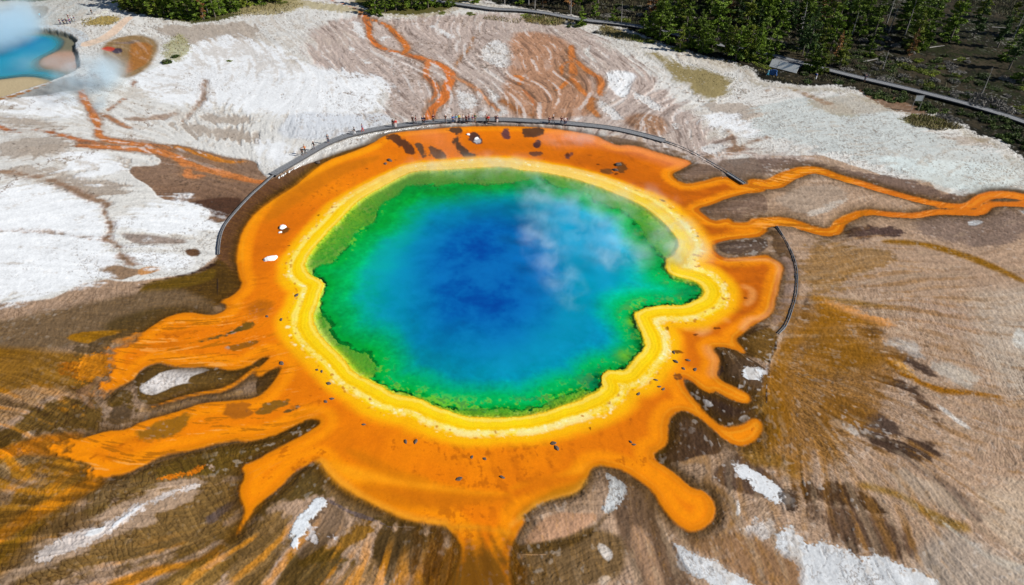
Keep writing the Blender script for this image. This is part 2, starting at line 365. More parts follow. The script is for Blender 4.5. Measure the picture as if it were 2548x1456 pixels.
# marbling of the upper wash: pale slivers and orange stain
for c,p in [('B',[(930,190),(1040,240),(1090,340),(1060,400),(950,310)]),('B',[(880,450),(970,480),(960,550),(900,520)]),('B',[(1030,580),(1130,590),(1120,640),(1040,620)]),
            ('B',[(1330,640),(1400,700),(1400,770),(1320,680)]),('B',[(1190,380),(1270,340),(1310,380),(1220,400)]),('B',[(1620,210),(1780,260),(1950,360),(1930,390),(1750,290)]),
            ('B',[(1960,870),(2060,900),(2200,960),(2180,1080),(2010,1080)]),('B',[(2240,840),(2400,940),(2510,1080),(2440,1160),(2370,1120),(2320,1000)]),('B',[(2190,1080),(2260,1070),(2240,1170),(2190,1150)]),
            ('B',[(2200,460),(2350,370),(2529,480),(2529,700),(2300,660),(2180,580)]),('C',[(0,480),(60,560),(120,690),(0,690)]),('C',[(590,1040),(650,1080),(700,1160),(630,1210)]),('C',[(80,1000),(180,1010),(160,1040),(90,1030)]),
            ('C',[(470,1070),(540,1080),(510,1130)]),('C',[(310,570),(380,590),(360,740),(310,680)]),('C',[(800,980),(950,1040),(1100,1180),(1000,1180),(850,1060)]),('C',[(1180,900),(1420,1000),(1500,1100),(1350,1060),(1230,980)]),
            ('G',[(1820,330),(2050,260),(2200,340),(1950,390)]),('G',[(2080,450),(2350,360),(2390,450),(2250,510)]),('C',[(1600,1220),(1640,1240),(1640,1290),(1600,1280)])]:
    poly(c,p,(228,226,224),.7,.8,.92,tex=(.1,.5,.5,0),noise=N_ROUGH)
poly('C',[(-40,330),(250,300),(600,400),(700,600),(900,780),(880,950),(900,1150),(700,1180),(100,1200),(-200,1000),(-100,700)], (176,118,72), 3.5,3.0,.55, noise=N_BIG)
poly('C',[(1000,1180),(1250,1080),(1620,1180),(1560,1400),(1250,1330)], (150,100,55), 2.5,1.8,.6, noise=N_BIG)
OB=(214,116,44)
for c,p,w,col in [('B',[(700,0),(880,50),(1040,120),(1080,200),(1110,290),(1110,380),(1230,480),(1440,530),(1680,590),(1850,660),(1940,740),(1880,900),(1850,1000),(1740,1080),(1700,1200)],[.8,.8,1.6,1.4,1.1,1.3,1.6,2.0,2.2,1.6,1.3],(228,112,34)),
            ('B',[(1080,180),(1250,230),(1360,310),(1430,400),(1500,480),(1440,530)],[1.2,1.2,1.4,1.4,.9],(220,112,30)),
            ('B',[(1700,600),(1670,750),(1780,840),(1800,920),(1720,1000)],[1.3,1.0,.7,.5],(222,122,58)),
            ('B',[(1950,760),(2150,860),(2260,980),(2400,1100)],[.8,.7,.6],(216,140,90)), ('B',[(1940,700),(1990,600),(2090,500),(2130,360)],[.5,.4,.3],(190,130,80)),
            ('C',[(0,760),(100,760),(60,840)],[1.2,1.2,.6],OB),('C',[(580,460),(590,560),(590,700),(600,760)],[1.4,1.6,1.3],OB),('C',[(600,600),(480,640),(480,740)],[.7,.8,.5],OB),
            ('C',[(620,600),(750,720),(880,780),(860,940)],[.9,1.3,1.2],OB),('C',[(590,760),(440,900)],[1.1,.7],(224,120,40)),('C',[(590,780),(690,920),(780,980)],[1.2,1.2,1.],OB),
            ('C',[(780,980),(760,1060),(860,1160)],[1.6,1.6,.8],(190,110,50)),('C',[(100,900),(220,1010),(220,1150)],[.8,.7,.6],(196,108,56)),('C',[(-100,1000),(60,1100),(200,1150)],[1.2,1.,.8],(170,104,58)),
            ('A',[(800,900),(860,1030),(950,1170),(980,1300),(1000,1380),(1200,1420),(1700,1480)],[1.6,1.4,1.3,1.3,1.8,1.2],(206,112,44)),
            ('A',[(-100,1240),(0,1260),(120,1320),(400,1300),(600,1340),(800,1400),(1000,1440)],[1.0,.9,1.,1.1],(196,104,48)),
            ('A',[(1050,1120),(1200,1010),(1330,900),(1330,800)],[.7,.6,.5],(176,122,92)),('A',[(1050,1150),(1200,1240),(1300,1280)],[.7,.4],(180,118,78)),
            ('A',[(2020,800),(2040,940),(1940,1080),(1820,1190)],[.5,.45,.5],(150,128,112)),('A',[(1250,1190),(1500,1190),(1730,1140)],[.6,.7,1.2],(184,166,152)),
            ('E',[(800,0),(1300,20),(1700,60),(1900,200),(2100,230),(2350,300),(2529,340),(2640,330)],[1.3,1.5,1.8,1.6,1.2,.9],(214,118,50)),
            ('E',[(1750,0),(1950,50),(2150,130),(2400,150)],[.7,.8,.6],(206,118,20)),('E',[(1850,230),(1850,300),(2000,290)],[1.0,1.3,.8],(220,128,66)),
            ('E',[(-50,230),(300,280),(600,350),(850,500),(1080,560),(1020,640),(1080,720),(1120,820),(1050,900)],[.6,.5,.6,.9,.5,.4,.35],(140,116,98)),
            ('E',[(1050,900),(1160,960),(1230,1080),(1350,1180)],[.5,.4,.4],(140,116,98)),('E',[(0,830),(300,810),(560,850),(900,900)],[.25,.2,.15],(150,146,138)),
            ('D',[(0,900),(150,860),(400,940),(650,1060)],[.4,.3,.3],(176,160,130)),('G',[(1900,420),(2150,380),(2300,280),(2529,220)],[.8,.7,.6],(130,108,92)),('G',[(2150,150),(2230,330)],[.8,.7],(142,118,102))]:
    k_=.8 if c in 'AE' else .85; w=[w_*k_ for w_ in w]
    line(c,p,[w_*1.5+.35 for w_ in w],(150,114,86),1.4,.9,.55,noise=N_FLOW)
    line(c,p,w,tuple(.72*a_+.28*b_ for a_,b_ in zip(col,(170,136,104))),.7,.32,.95,tex=(.05,1.1,.4,0),noise=N_FLOW)
# north-west pool country
poly('A',[(-400,0),(1150,0),(1050,60),(800,190),(720,250),(300,260),(-400,260)], (192,196,194), 1,1,.9, tex=(.0,.6,.2,0))
poly('A',[(100,90),(450,60),(510,90),(440,180),(230,250),(0,250),(-300,150)], (150,138,120), .8,.5,.9)
poly('A',[(830,240),(1000,160),(1180,160),(1200,200),(1050,260),(850,260)], (178,150,70), 1.2,1,.9, noise=N_ROUGH)
poly('A',[(600,255),(760,290),(870,360),(880,430),(800,480),(620,500),(400,600),(760,440),(780,380),(600,310),(200,290),(200,265)], (196,204,210), .8,.3,.95)
line('A',[(870,440),(1050,380),(1200,230),(1270,180)],[3.2,2.6,2.0,1.8],(232,204,180),.5,.2,1.,tex=(0,.2,0,0))
line('A',[(830,215),(1080,110)],[1.2,1.3],(240,240,225),.4,.1,1.)
line('A',[(1380,340),(1530,370),(1640,470),(1620,560),(1560,640),(1400,730)],[1.2,2.2,2.4,1.8,1.0],(226,226,222),.6,.5,.95)
POND = W('A',[(980,470),(1080,390),(1350,340),(1520,390),(1590,450),(1580,560),(1500,660),(1350,760),(1210,790),(1100,720),(1000,560)])
poly(POND,None,(150,122,84),2.0,1.0,1.,tex=(.1,.6,.6,0)); poly('A',[(1250,420),(1500,420),(1560,520),(1480,640),(1300,720),(1220,760),(1250,560)], (172,112,52), 1.5,1.2,.8)
poly('A',[(1000,450),(1380,390),(1350,440),(1100,440)], (130,112,108), 1,.4,.8)
poly('A',[(985,480),(1080,460),(1160,490),(1130,520),(1020,510)], (196,70,48), .5,.3,1.); poly('A',[(1150,470),(1220,490),(1210,540),(1080,530)],(60,50,70),.5,.3,.9)
poly('A',[(0,985),(400,860),(700,740),(800,800),(850,890),(700,905),(400,960),(120,985),(-200,1040),(-300,1080)], (160,160,156), .8,.5,.9)
poly('A',[(-200,1000),(0,975),(300,890),(600,770),(500,830),(200,960),(0,1005),(-200,1060)], (160,110,58), .5,.4,.95)
# brown ring between mat and walk
poly('V',[(1245,318),(1000,330),(690,433),(620,492),(568,550),(552,576),(545,608),(544,640),(540,700),(545,745),(600,730),(620,640),(640,560),(760,440),(940,360),(1245,325)], BROWN, .5,.3, tex=(.0,.35,.12,.5))
poly('V',[(482,684),(506,676),(530,659),(544,640),(600,690),(612,705),(560,735),(545,760),(500,770),(420,775),(330,762),(345,715),(400,700)], (92,68,28), .8,.6, tex=(.1,.4,.4,.5))
line('V',[(300,735),(345,714),(400,700),(480,683),(530,660)],[.3,.5,.7,.8],(64,42,30),.7,.3,.95)
poly('E',[(1400,1330),(1900,1260),(2150,1180),(2130,1300),(1900,1380),(1500,1456),(1380,1456)], (112,88,24), 1,.5,.7)
poly('G',[(900,190),(1200,240),(1650,340),(1850,440),(1700,400),(1400,300),(1150,280),(1020,280)], (128,106,88), .8,.4, tex=(.0,.3,.1,.4))
poly('V',[(345,720),(470,715),(560,760),(520,790),(430,810),(330,850),(200,870),(0,900),(-200,900),(-200,790),(0,790),(200,750)], (128,106,80), 2.2,1.5, tex=(.6,.5,.6,0))
poly('V',[(250,790),(420,755),(500,765),(520,790),(420,800),(350,850),(250,850)], (92,74,40), 2,1.,.8)
# right of the pool
poly('G',[(1830,905),(2000,860),(2330,760),(2529,760),(2529,1005),(2210,1050),(2080,1000),(1990,1020)], (140,116,100), .4,.3, tex=(.5,.8,.3,.2))
poly('G',[(1980,1290),(2010,1240),(2200,1210),(2529,1180),(2529,1345),(2150,1390)], (104,88,80), .4,.3, tex=(.1,.6,.5,.4))
poly('G',[(1580,565),(1670,530),(1890,450),(2160,590),(1900,635),(1740,665)], (128,104,88), .4,.3, tex=(.1,.6,.3,.3))
poly('G',[(1900,440),(2529,400),(2529,650),(2290,680)], (118,98,84), 1.,.5,.9, tex=(.1,.5,.3,.1))
poly('H',[(-100,100),(300,100),(700,220),(1000,270),(1330,320),(1600,420),(1900,500),(2020,470),(1950,570),(1500,500),(1000,360),(600,220),(380,180),(100,270),(-100,330)], (124,102,90), 1.2,.9,.9, tex=(.2,.6,.5,.1))
poly('H',[(0,520),(200,420),(350,380),(600,380),(830,480),(700,600),(400,680),(200,620)], (178,158,140), 1.5,.6,.9, tex=(.5,.6,.1,0)); poly('H',[(350,690),(600,560),(800,480),(820,520),(600,640),(430,700)], (208,196,184), .8,.4,.9)
poly('H',[(700,900),(760,780),(980,780),(1300,800),(1330,890),(1100,880),(950,940)], (92,72,66), 1,.6,.95)
poly('H',[(1400,700),(2100,640),(2529,640),(2529,900),(2300,1000),(1900,950),(1500,900)], (140,120,108), 2.5,1.2,.9, tex=(1.,.6,.3,0))
poly('H',[(0,800),(80,790),(270,1100),(290,1456),(100,1456),(170,1250),(130,1080),(0,1000)], (112,88,66), .6,.3, tex=(.0,.4,.2,.4))
poly('P',[(1880,0),(2060,0),(2125,200),(2115,420),(2040,600),(1940,720),(1850,640),(1960,440),(2000,150)], (190,164,150), .8,.3, tex=(.0,.3,.1,.2))
line('P',[(2060,-60),(2125,200),(2105,430),(2040,610),(1930,760)],[.5,.8,.9,.6],(98,80,70),.7,.2,.8)
poly('H',[(300,1050),(500,950),(1100,980),(1300,1180),(900,1250),(700,1456),(300,1456)], (158,124,80), 1.5,1.2,.7, tex=(.8,.7,.2,0))
poly('P',[(2130,340),(2330,330),(2330,650),(2240,700),(2080,620)], (108,88,74), 1.,1.,.9, tex=(.3,1.,.6,0))
line('H',[(450,900),(700,980),(1100,1010),(1250,1100)],[1,1,.8],(134,106,60),1,.6,.7)
line('H',[(1150,930),(1500,950),(1800,1030),(2150,1150),(2529,1330),(2800,1450)],[1.2,1.5,1.8,1.4,1.],(146,104,16),1.2,.5,1.)
line('J',[(450,30),(900,90),(1400,150),(1700,210),(1850,300)],[2,1.6,1.4,.8],(150,112,36),1.2,.6,.8)
poly('J',[(420,0),(560,40),(800,180),(1150,300),(1100,330),(900,300),(700,320),(560,400),(340,450),(200,600),(240,1000),(250,1456),(-50,1456),(-30,1100),(60,650),(150,450),(330,330),(480,200)], (178,122,22), 3.0,.9,1., tex=(.1,.6,.2,.2), noise=N_BIG)
poly('J',[(300,580),(600,300),(1000,500),(1300,650),(900,760),(500,800),(300,750)], (142,102,30), 3.0,1.,.95, tex=(.2,.7,.2,.1), noise=N_BIG)
poly('J',[(200,620),(560,570),(620,800),(420,900),(250,1100),(100,1000)], (176,134,90), 2.6,.9,.85, noise=N_BIG)
poly('J',[(480,0),(700,60),(1000,180),(1200,260),(1350,330),(1150,320),(900,240),(600,130)], (222,160,96), 1.2,.6,.85, tex=(.1,.5,.1,0)); poly('J',[(1150,240),(1400,330),(1560,500),(1450,420),(1250,320)], (224,190,160), .8,.5,.9)
poly('J',[(770,300),(900,285),(1180,340),(1200,400),(1050,480),(900,420),(800,350)], (74,58,46), .9,.4,1., tex=(.1,1,.4,.2)); poly('J',[(1050,480),(1200,390),(1450,440),(1620,640),(1400,620),(1100,560)], (176,166,158), 1,.5,.95, tex=(.1,1.1,.5,.1))
poly('J',[(950,560),(1200,570),(1500,640),(1750,850),(1600,850),(1400,700),(1100,640)], (84,66,56), 1,.5,.95, tex=(.1,1.1,.4,0)); poly('J',[(1560,640),(1900,680),(2200,830),(2050,920),(1750,850)], (200,188,176), 1.2,.6,.95, tex=(.2,1.,.3,0))
line('J',[(1180,640),(1300,760),(1500,870),(1750,960),(2000,960),(2300,1020)],[1.2,1.2,1.2,.9,.6],(160,108,12),.8,.4,1.); poly('J',[(1150,620),(1350,650),(1500,830),(1350,780)], (206,158,88), .8,.3,1.)
poly('J',[(780,800),(1300,790),(1550,960),(1800,1350),(1650,1300),(1450,1060),(1200,900),(900,860)], (84,62,48), 1,.6,.95, tex=(.3,1.1,.3,0)); poly('J',[(1620,1040),(1800,1150),(2050,1350),(1950,1330),(1700,1150)], (226,220,214), .5,.4,1.)
poly('J',[(470,1180),(600,940),(900,1060),(1200,1180),(1350,1400),(1600,1456),(900,1456),(700,1330),(520,1300)], (92,74,64), 1.,.6,.95, tex=(.2,1.,.5,.1)); poly('J',[(560,1250),(720,1220),(900,1330),(930,1430),(700,1350)], (216,208,200), .5,.5,.95)
poly('J',[(1900,0),(2529,-100),(2900,-100),(2900,1456),(2400,1000),(2000,500)], (192,176,160), 6,2.,.75, tex=(1.,.6,.15,0), noise=N_BIG)
poly('J',[(1000,0),(1900,0),(2200,400),(1700,450),(1200,150)], (184,158,140), 4,1.5,.55, tex=(1.1,.5,.15,0))
poly('J',[(2380,440),(2450,290),(2529,350),(2600,500),(2529,560),(2400,510)], (216,216,212), .5,.4,.95); poly('J',[(2180,830),(2350,880),(2240,910)], (222,214,204), .6,.3,.9)
poly('H',[(1920,740),(2100,710),(2130,750),(2000,790)], (212,216,220), .4,.2,.95); poly('H',[(2430,640),(2529,620),(2700,640),(2600,680)], (206,210,214), .4,.2,.9)
# bottom right
poly('N',[(700,0),(1600,0),(1780,260),(1500,230),(1100,150)], (80,60,48), 1.,.6,.95, tex=(.2,1.,.3,0))
poly('N',[(1100,350),(1400,330),(1800,560),(2100,800),(1900,780),(1500,560)], (186,166,146), 1.2,.6,.8, tex=(.2,1.1,.1,0)); line('N',[(1300,150),(1500,330),(1850,520),(2100,800)],[.7,.9,.8],(130,110,96),.8,.4,.7)
poly('N',[(250,450),(700,420),(1100,650),(1200,780),(850,720),(500,640)], (84,60,38), 1,.6,.95, tex=(.6,.8,.6,.1)); poly('N',[(400,700),(800,650),(1200,820),(1500,1100),(1750,1330),(1400,1200),(900,1180),(700,1050)], (104,80,62), 1.2,.7,.9, tex=(.4,1.,.4,0))
line('N',[(950,480),(1300,560),(1500,700),(1800,860),(1950,900)],[.9,.8,1.2,.8],(150,116,40),1,.5,.75)
line('N',[(1750,850),(1950,1020),(2200,1200),(2529,1310),(2800,1400)],[.2,.3,.6,1.,1.2],(222,222,210),.6,.4,.85)
poly('N',[(1600,1000),(1850,900),(2529,1250),(2800,1350),(2800,1600),(1700,1600),(1400,1300)], (178,164,150), 2.5,1.5,.7, tex=(.1,.9,.4,0), noise=N_BIG)
poly('N',[(2100,500),(2529,400),(2900,400),(2900,1300),(2529,1200),(2200,950)], (200,180,158), 3,1.2,.7, tex=(.7,.5,.1,0))
poly('N',[(50,1010),(110,900),(180,880),(300,980),(420,1080),(620,1080),(820,1170),(920,1240),(1050,1180),(1100,1220),(1300,1290),(1450,1340),(1700,1480),(1750,1700),(250,1700),(330,1456),(340,1330),(250,1200),(100,1120)], (222,224,226), .5,.6,1., tex=(.05,.5,.5,0), noise=N_ROUGH)
poly('N',[(0,800),(100,830),(60,960),(-20,1000),(-100,960),(-160,900)], (208,198,190), .5,.5,.8, noise=N_ROUGH)
poly('M',[(2260,960),(2330,870),(2400,810),(2529,850),(2529,1010),(2380,1030)], (212,204,198), .4,.5,.9, noise=N_ROUGH)
poly('M',[(1560,980),(1700,1000),(2300,900),(2600,1100),(2900,1200),(2900,1600),(2400,1600),(2300,1400),(1900,1150)], (148,112,78), 1.6,.7,.7, tex=(.1,.5,.1,.1))
poly('M',[(1600,1030),(1700,1060),(1850,1150),(2000,1200),(2150,1330),(2400,1470),(2500,1600),(2150,1600),(1900,1390),(1700,1290),(1640,1130)], (226,228,230), .4,.5,1., tex=(.05,.4,.7,0), noise=N_ROUGH)
line('M',[(1600,1060),(1650,1160),(1720,1310),(1850,1400)],[.5,.5,.4],(78,56,46),.5,.3,.8)
poly('M',[(1980,350),(2080,250),(2200,150),(2300,150),(2529,330),(2650,430),(2700,560),(2529,600),(2300,540),(2100,470)], (98,76,62), .6,.4,.9, tex=(.1,.6,.9,.2))
poly('M',[(2150,240),(2250,230),(2400,330),(2529,400),(2600,460),(2780,600),(2790,640),(2700,640),(2529,570),(2400,500),(2250,350)], (232,234,236), .35,.45,1., tex=(.0,.2,.9,0), noise=N_ROUGH)
poly('N',[(100,480),(250,520),(300,650),(270,760),(200,700)], (52,36,30), .5,.5,.8, noise=N_ROUGH)
poly('M',[(1400,130),(1450,0),(1560,-60),(1780,-60),(1780,100),(1600,200),(1550,270),(1430,220)], (70,52,36), .6,.4, tex=(.0,.3,.5,.4)); poly('M',[(1420,60),(1500,0),(1560,20),(1540,130),(1470,190),(1410,160)], (126,98,30), .7,.2,.8)
poly('M',[(1640,260),(1900,230),(1950,330),(1860,420),(1950,510),(2100,560),(2200,680),(2170,850),(2000,1000),(2100,960),(2250,800),(2240,650),(2100,500),(1950,430),(1990,250),(1900,60),(1780,120),(1700,200)], (164,130,94), .8,.4,.95, tex=(.0,.4,.05,.2))
line('M',[(2230,600),(2260,690),(2230,760)],[.15,.3,.2],(236,230,224),.2,.1,1.)
poly('M',[(900,330),(960,320),(1200,400),(1400,560),(1470,850),(1560,1000),(1650,1200),(1850,1456),(2000,1700),(1200,1700),(1300,1456),(1100,1100),(1000,800)], (112,88,68), 1.,.6,.85, tex=(.2,.5,.3,.1))
poly('M',[(1160,880),(1300,860),(1400,1000),(1500,1300),(1560,1456),(1600,1700),(1380,1700),(1300,1400),(1180,1150)], (170,138,112), 1.,.5,.9, tex=(.0,.4,.05,.1)); poly('M',[(400,830),(900,860),(1150,1000),(1150,1350),(800,1456),(100,1700),(0,1200)], (112,88,52), 1.2,.8,.8, tex=(.9,.6,.3,.1))
poly('M',[(920,340),(1000,370),(1100,440),(1160,510),(1090,620),(1000,720),(900,740),(960,560),(980,450)], (204,206,206), .3,.3,1., tex=(.0,.4,.7,0), noise=N_ROUGH)
poly('M',[(820,1090),(880,1010),(1010,1120),(1000,1200),(930,1230)], (208,200,192), .3,.3,.95); poly('M',[(850,1360),(960,1340),(1000,1400),(850,1456)], (190,170,150), .4,.4,.8)
poly('M',[(120,1030),(200,900),(300,800),(500,720),(650,740),(760,740),(840,730),(860,800),(760,880),(600,960),(350,1020),(150,1060)], (196,156,126), .6,.2,1., tex=(.0,.3,.0,.2))
line('M',[(100,1100),(350,1080),(600,1030),(780,940),(880,820),(1010,700)],[1.,.9,.5,.2],(92,70,34),.7,.2,.9)
line('M',[(600,1070),(780,960),(890,840),(1010,710),(1150,520)],[.12,.15,.15,.12],(56,40,40),.15,.1,.9)
line('M',[(900,800),(1100,780),(1250,800),(1450,870),(1540,960),(1640,1020)],[.1,.12,.1],(80,62,50),.12,.1,.9)
# bottom centre and left
poly('L',[(1930,880),(2529,900),(2620,1000),(2700,1700),(1300,1700),(1600,1400),(1850,1100)], (150,104,18), 1.4,.5,.95, tex=(.15,.7,.1,.3))
poly('L',[(2000,1080),(2529,1040),(2600,1200),(2100,1190)], (128,100,40), .8,.3,.6); poly('V',[(1110,1370),(1250,1395),(1290,1500),(1280,1700),(1000,1700),(1080,1430)], (150,96,10), 1.2,.6,.7)
line('L',[(1850,1110),(2050,1160),(2300,1195),(2529,1200)],[.1,.16,.12],(190,150,110),.12,.08,.9); line('M',[(0,1190),(60,1155),(200,1150),(350,1150)],[.1,.12,.1],(196,158,120),.12,.08,.9)
poly('L',[(1200,900),(1450,880),(1700,900),(1900,980),(1850,1120),(1600,1300),(1250,1440),(1150,1300),(1130,1000)], (84,64,28), 1.,.7,.9, tex=(.2,.7,.5,.2)); poly('L',[(1250,1400),(1400,1200),(1600,1050),(1850,1080),(1700,1250),(1500,1456),(1300,1600),(1200,1500)], (140,118,88), .8,.6,.85, tex=(.2,1.2,.9,0))
poly('L',[(1310,1456),(1370,1360),(1450,1290),(1440,1360),(1380,1440),(1320,1560)], (214,206,200), .25,.3,.9); poly('L',[(900,1300),(1100,1180),(1200,1300),(1250,1456),(900,1600),(500,1600)], (166,132,92), 1,.6,.8)
poly('L',[(600,240),(660,340),(900,560),(1250,760),(1700,880),(1400,880),(1200,860),(900,720),(700,560),(400,600),(200,640),(0,800),(0,680),(200,520),(420,300)], (96,78,38), .7,.4,.95, tex=(.2,.6,.4,.3))
poly('L',[(640,480),(760,500),(900,580),(1150,700),(1300,800),(1100,790),(900,690),(700,580)], (150,124,92), .8,.4,.9)
poly('L',[(1000,840),(1180,860),(1190,960),(900,1130),(600,1250),(450,1230),(600,1130),(850,1050)], (146,106,32), .8,.6,.9, tex=(.3,.8,.2,.1)); poly('L',[(300,1120),(420,1120),(900,1150),(1000,1200),(850,1300),(500,1600),(150,1600),(200,1350)], (96,76,26), 1.,.6,.8, tex=(.4,.8,.2,.2))
poly('L',[(540,620),(640,590),(700,640),(900,800),(820,960),(600,1100),(470,1180),(420,1200),(400,1100)], (142,118,96), .5,.5,.9, tex=(.1,.8,1.,0)); poly('L',[(540,620),(590,590),(640,592),(695,640),(620,740),(540,820),(490,920),(430,1000),(390,1095),(330,1090),(325,900),(400,780)], (232,236,240), .3,.35,1., tex=(.0,.4,.6,0), noise=N_ROUGH)
poly('L',[(500,900),(600,860),(620,960),(560,1060),(480,1000)], (210,206,206), .6,.8,.8, noise=N_ROUGH); poly('L',[(700,980),(790,960),(820,1010),(740,1060)], (206,200,200), .4,.6,.8, noise=N_ROUGH)
poly('L',[(180,1200),(250,1130),(310,1170),(260,1260),(200,1340),(165,1300)], (176,162,156), .3,.4,.95, noise=N_ROUGH)
line('L',[(690,620),(800,690),(950,760),(1080,800),(1230,860),(1330,900)],[.25,.3,.4,.3,.15],(126,112,112),.15,.12,.9,noise=N_ROUGH); line('L',[(1320,900),(1500,890),(1650,905),(1800,980)],[.08,.1,.08],(176,158,140),.1,.06,.9)
poly('K',[(300,900),(900,700),(1300,500),(1700,350),(2150,380),(2340,500),(2340,620),(2300,900),(2100,1100),(1700,1200),(1200,1250),(600,1400),(100,1600),(0,1400)], (124,96,44), 2,1.2,.8, tex=(1.,.9,.3,.1))
poly('K',[(1950,850),(2050,750),(2300,600),(2340,620),(2200,750),(2050,850)], (98,84,80), .6,.3,.9)
poly('K',[(-200,1400),(0,1290),(280,1040),(700,880),(1200,650),(1600,450),(2010,420),(1850,600),(1650,720),(1250,930),(900,1080),(600,1210),(100,1400),(-200,1600)], (184,158,134), 1.0,.6,.95, tex=(.3,.8,.2,.1))
poly('K',[(290,1190),(400,1090),(700,960),(1000,850),(1200,760),(1300,680),(1500,600),(1700,510),(2000,430),(1900,510),(1650,570),(1450,670),(1250,780),(1050,920),(850,1000),(480,1190)], (216,206,200), .5,.6,.9, tex=(.0,.9,.3,0), noise=N_ROUGH)
poly('K',[(800,940),(1050,850),(1000,930),(850,980)], (236,238,240), .3,.3,.9); line('K',[(1060,915),(1150,830),(1280,740),(1450,630)],[.1,.35,.35,.2],(236,238,242),.2,.2,.95)
# left mustard fans
poly('K',[(-300,120),(0,110),(600,0),(900,450),(700,560),(450,760),(250,900),(0,1220),(-300,1300)], (166,118,24), 2.2,1.6,.9, tex=(.5,.9,.15,.2), noise=N_BIG)
poly('K',[(-300,260),(0,250),(250,150),(580,60),(500,200),(200,330),(0,380),(-300,420)], (176,148,112), 1.2,.8,.8, tex=(.8,.5,.1,0)); poly('K',[(0,400),(400,330),(600,230),(560,300),(420,460),(100,560),(0,720),(-200,700)], (184,152,124), 1.1,.8,.85, tex=(.9,.5,.1,0))
poly('K',[(0,780),(280,640),(540,520),(400,640),(300,800),(0,980)], (160,112,44), 1,.8,.6); poly('K',[(0,1250),(250,960),(600,780),(850,760),(950,860),(600,900),(300,1060),(0,1290)], (136,108,74), .9,.7,.7, tex=(.9,.7,.1,0))
poly('K',[(-300,1040),(0,1010),(300,860),(550,740),(300,900),(0,1220),(-300,1300)], (150,112,20), 1.,.6,.7)
line('K',[(100,1360),(230,1160),(300,1120)],[.15,.2,.1],(112,92,70),.2,.1,.8); line('K',[(150,1400),(400,1350),(500,1250),(800,1140),(1000,1070)],[.2,.25,.2,.15],(108,86,56),.25,.15,.8)
poly('I',[(-300,550),(200,560),(500,600),(1000,600),(900,800),(850,950),(700,900),(300,900),(0,1000),(-300,1000)], (140,100,20), 2,1.4,.9, tex=(.5,1.,.2,.1), noise=N_BIG)
poly('I',[(450,680),(750,650),(1000,640),(1000,800),(700,860),(500,780)], (176,108,14), 1.5,1,.85); poly('I',[(780,650),(1020,620),(1040,780),(820,820)], (232,150,20), .5,.9,.9, noise=N_ROUGH)
poly('I',[(-200,1000),(200,880),(560,860),(700,960),(450,1050),(200,1180),(0,1320),(-200,1400)], (174,140,104), 1.,.8,.9, tex=(1.,.7,.1,0))
poly('I',[(400,1050),(700,960),(1000,1000),(1000,1300),(600,1360),(200,1400),(0,1500),(-200,1500),(0,1350)], (112,86,26), 1.2,.9,.85, tex=(.9,.7,.2,.1)); poly('I',[(560,1100),(800,1070),(800,1130),(600,1150)], (206,140,30), .8,.8,.7)
poly('I',[(600,430),(750,370),(1000,350),(1350,330),(1150,400),(1000,430),(900,490),(780,490)], (158,112,16), .5,.3,.95, tex=(.0,.7,.2,.2)); line('I',[(1000,390),(1130,380),(1400,340)],[.25,.3,.15],(232,160,60),.25,.2,.9)
poly('I',[(700,500),(900,490),(1100,400),(1400,350),(1150,460),(1030,560),(1000,610),(700,600)], (98,80,54), .8,.5,.8, tex=(.9,.6,.3,.1))
poly('I',[(1350,900),(1300,850),(1400,730),(1560,660),(1700,700),(1850,720),(2100,700),(2250,750),(2529,660),(2529,720),(2200,920),(1900,960),(1500,1090),(1350,1050)], (108,84,40), .3,.3,.95, tex=(.1,.7,.7,.1))
poly('I',[(1400,980),(1560,1030),(1900,900),(1850,960),(1500,1060)], (154,126,100), .4,.3,.8)
poly('I',[(1340,920),(1500,820),(1600,750),(1760,705),(2100,720),(2000,770),(1900,800),(1850,850),(1980,870),(1750,890),(1600,960),(1460,1005)], (234,228,224), .3,.3,1., tex=(.0,.4,.3,0))
poly('I',[(1050,1150),(1100,1050),(1200,980),(1300,1080),(1330,1180),(1290,1260),(1150,1290),(1060,1260)], (108,88,66), .6,.4,.95, tex=(.1,.6,.3,.2)); poly('I',[(1000,1000),(1300,880),(1320,1080),(1400,1200),(1290,1270),(1340,1150),(1200,1060),(1050,1150)], (98,76,22), .7,.4,.8)
line('I',[(1400,1130),(1700,1090),(2000,1010),(2350,960)],[.5,.35,.3,.6],(206,170,130),.3,.35,.85, noise=N_ROUGH)
poly('I',[(700,940),(830,900),(1000,790),(1050,790),(900,900),(870,960),(950,1130),(850,1120)], (176,136,104), .5,.4,.9)
poly('O',[(0,720),(80,665),(165,590),(90,590),(0,640)], (96,72,36), .2,.2); poly('O',[(0,830),(100,740),(262,690),(200,800),(120,905),(0,1000)], (98,76,52), .2,.2, tex=(.0,1.,.6,.1))
poly('V',[(660,1088),(700,1070),(760,1042),(790,1040),(800,1056),(760,1080),(690,1110),(637,1140),(560,1170),(400,1190),(370,1170),(500,1120),(600,1100)], (96,78,34), .35,.3,1.,tex=(.8,.7,.6,.1))
poly('K',[(1400,280),(1700,190),(2200,60),(2400,30),(2529,50),(2529,200),(2340,270),(2380,380),(2100,370),(1500,400),(1250,420)], (110,88,34), .5,.5,.9, tex=(.9,.6,.6,.1))
line('K',[(1560,400),(1750,370),(1950,330),(2000,280)],[.4,.5,.6,.3],(226,134,20),.25,.4,.9, noise=N_ROUGH); poly('K',[(2030,260),(2120,250),(2110,330),(2050,330)], (206,180,160), .3,.3,.9, noise=N_ROUGH); poly('K',[(2050,100),(2190,25),(2130,70),(2080,115)], (196,190,190), .2,.3,.9)
poly('K',[(1000,400),(1300,350),(1520,380),(1450,480),(1100,620),(900,780),(850,600),(900,470)], (128,104,60), .8,.6,.7, tex=(.8,.7,.3,0))
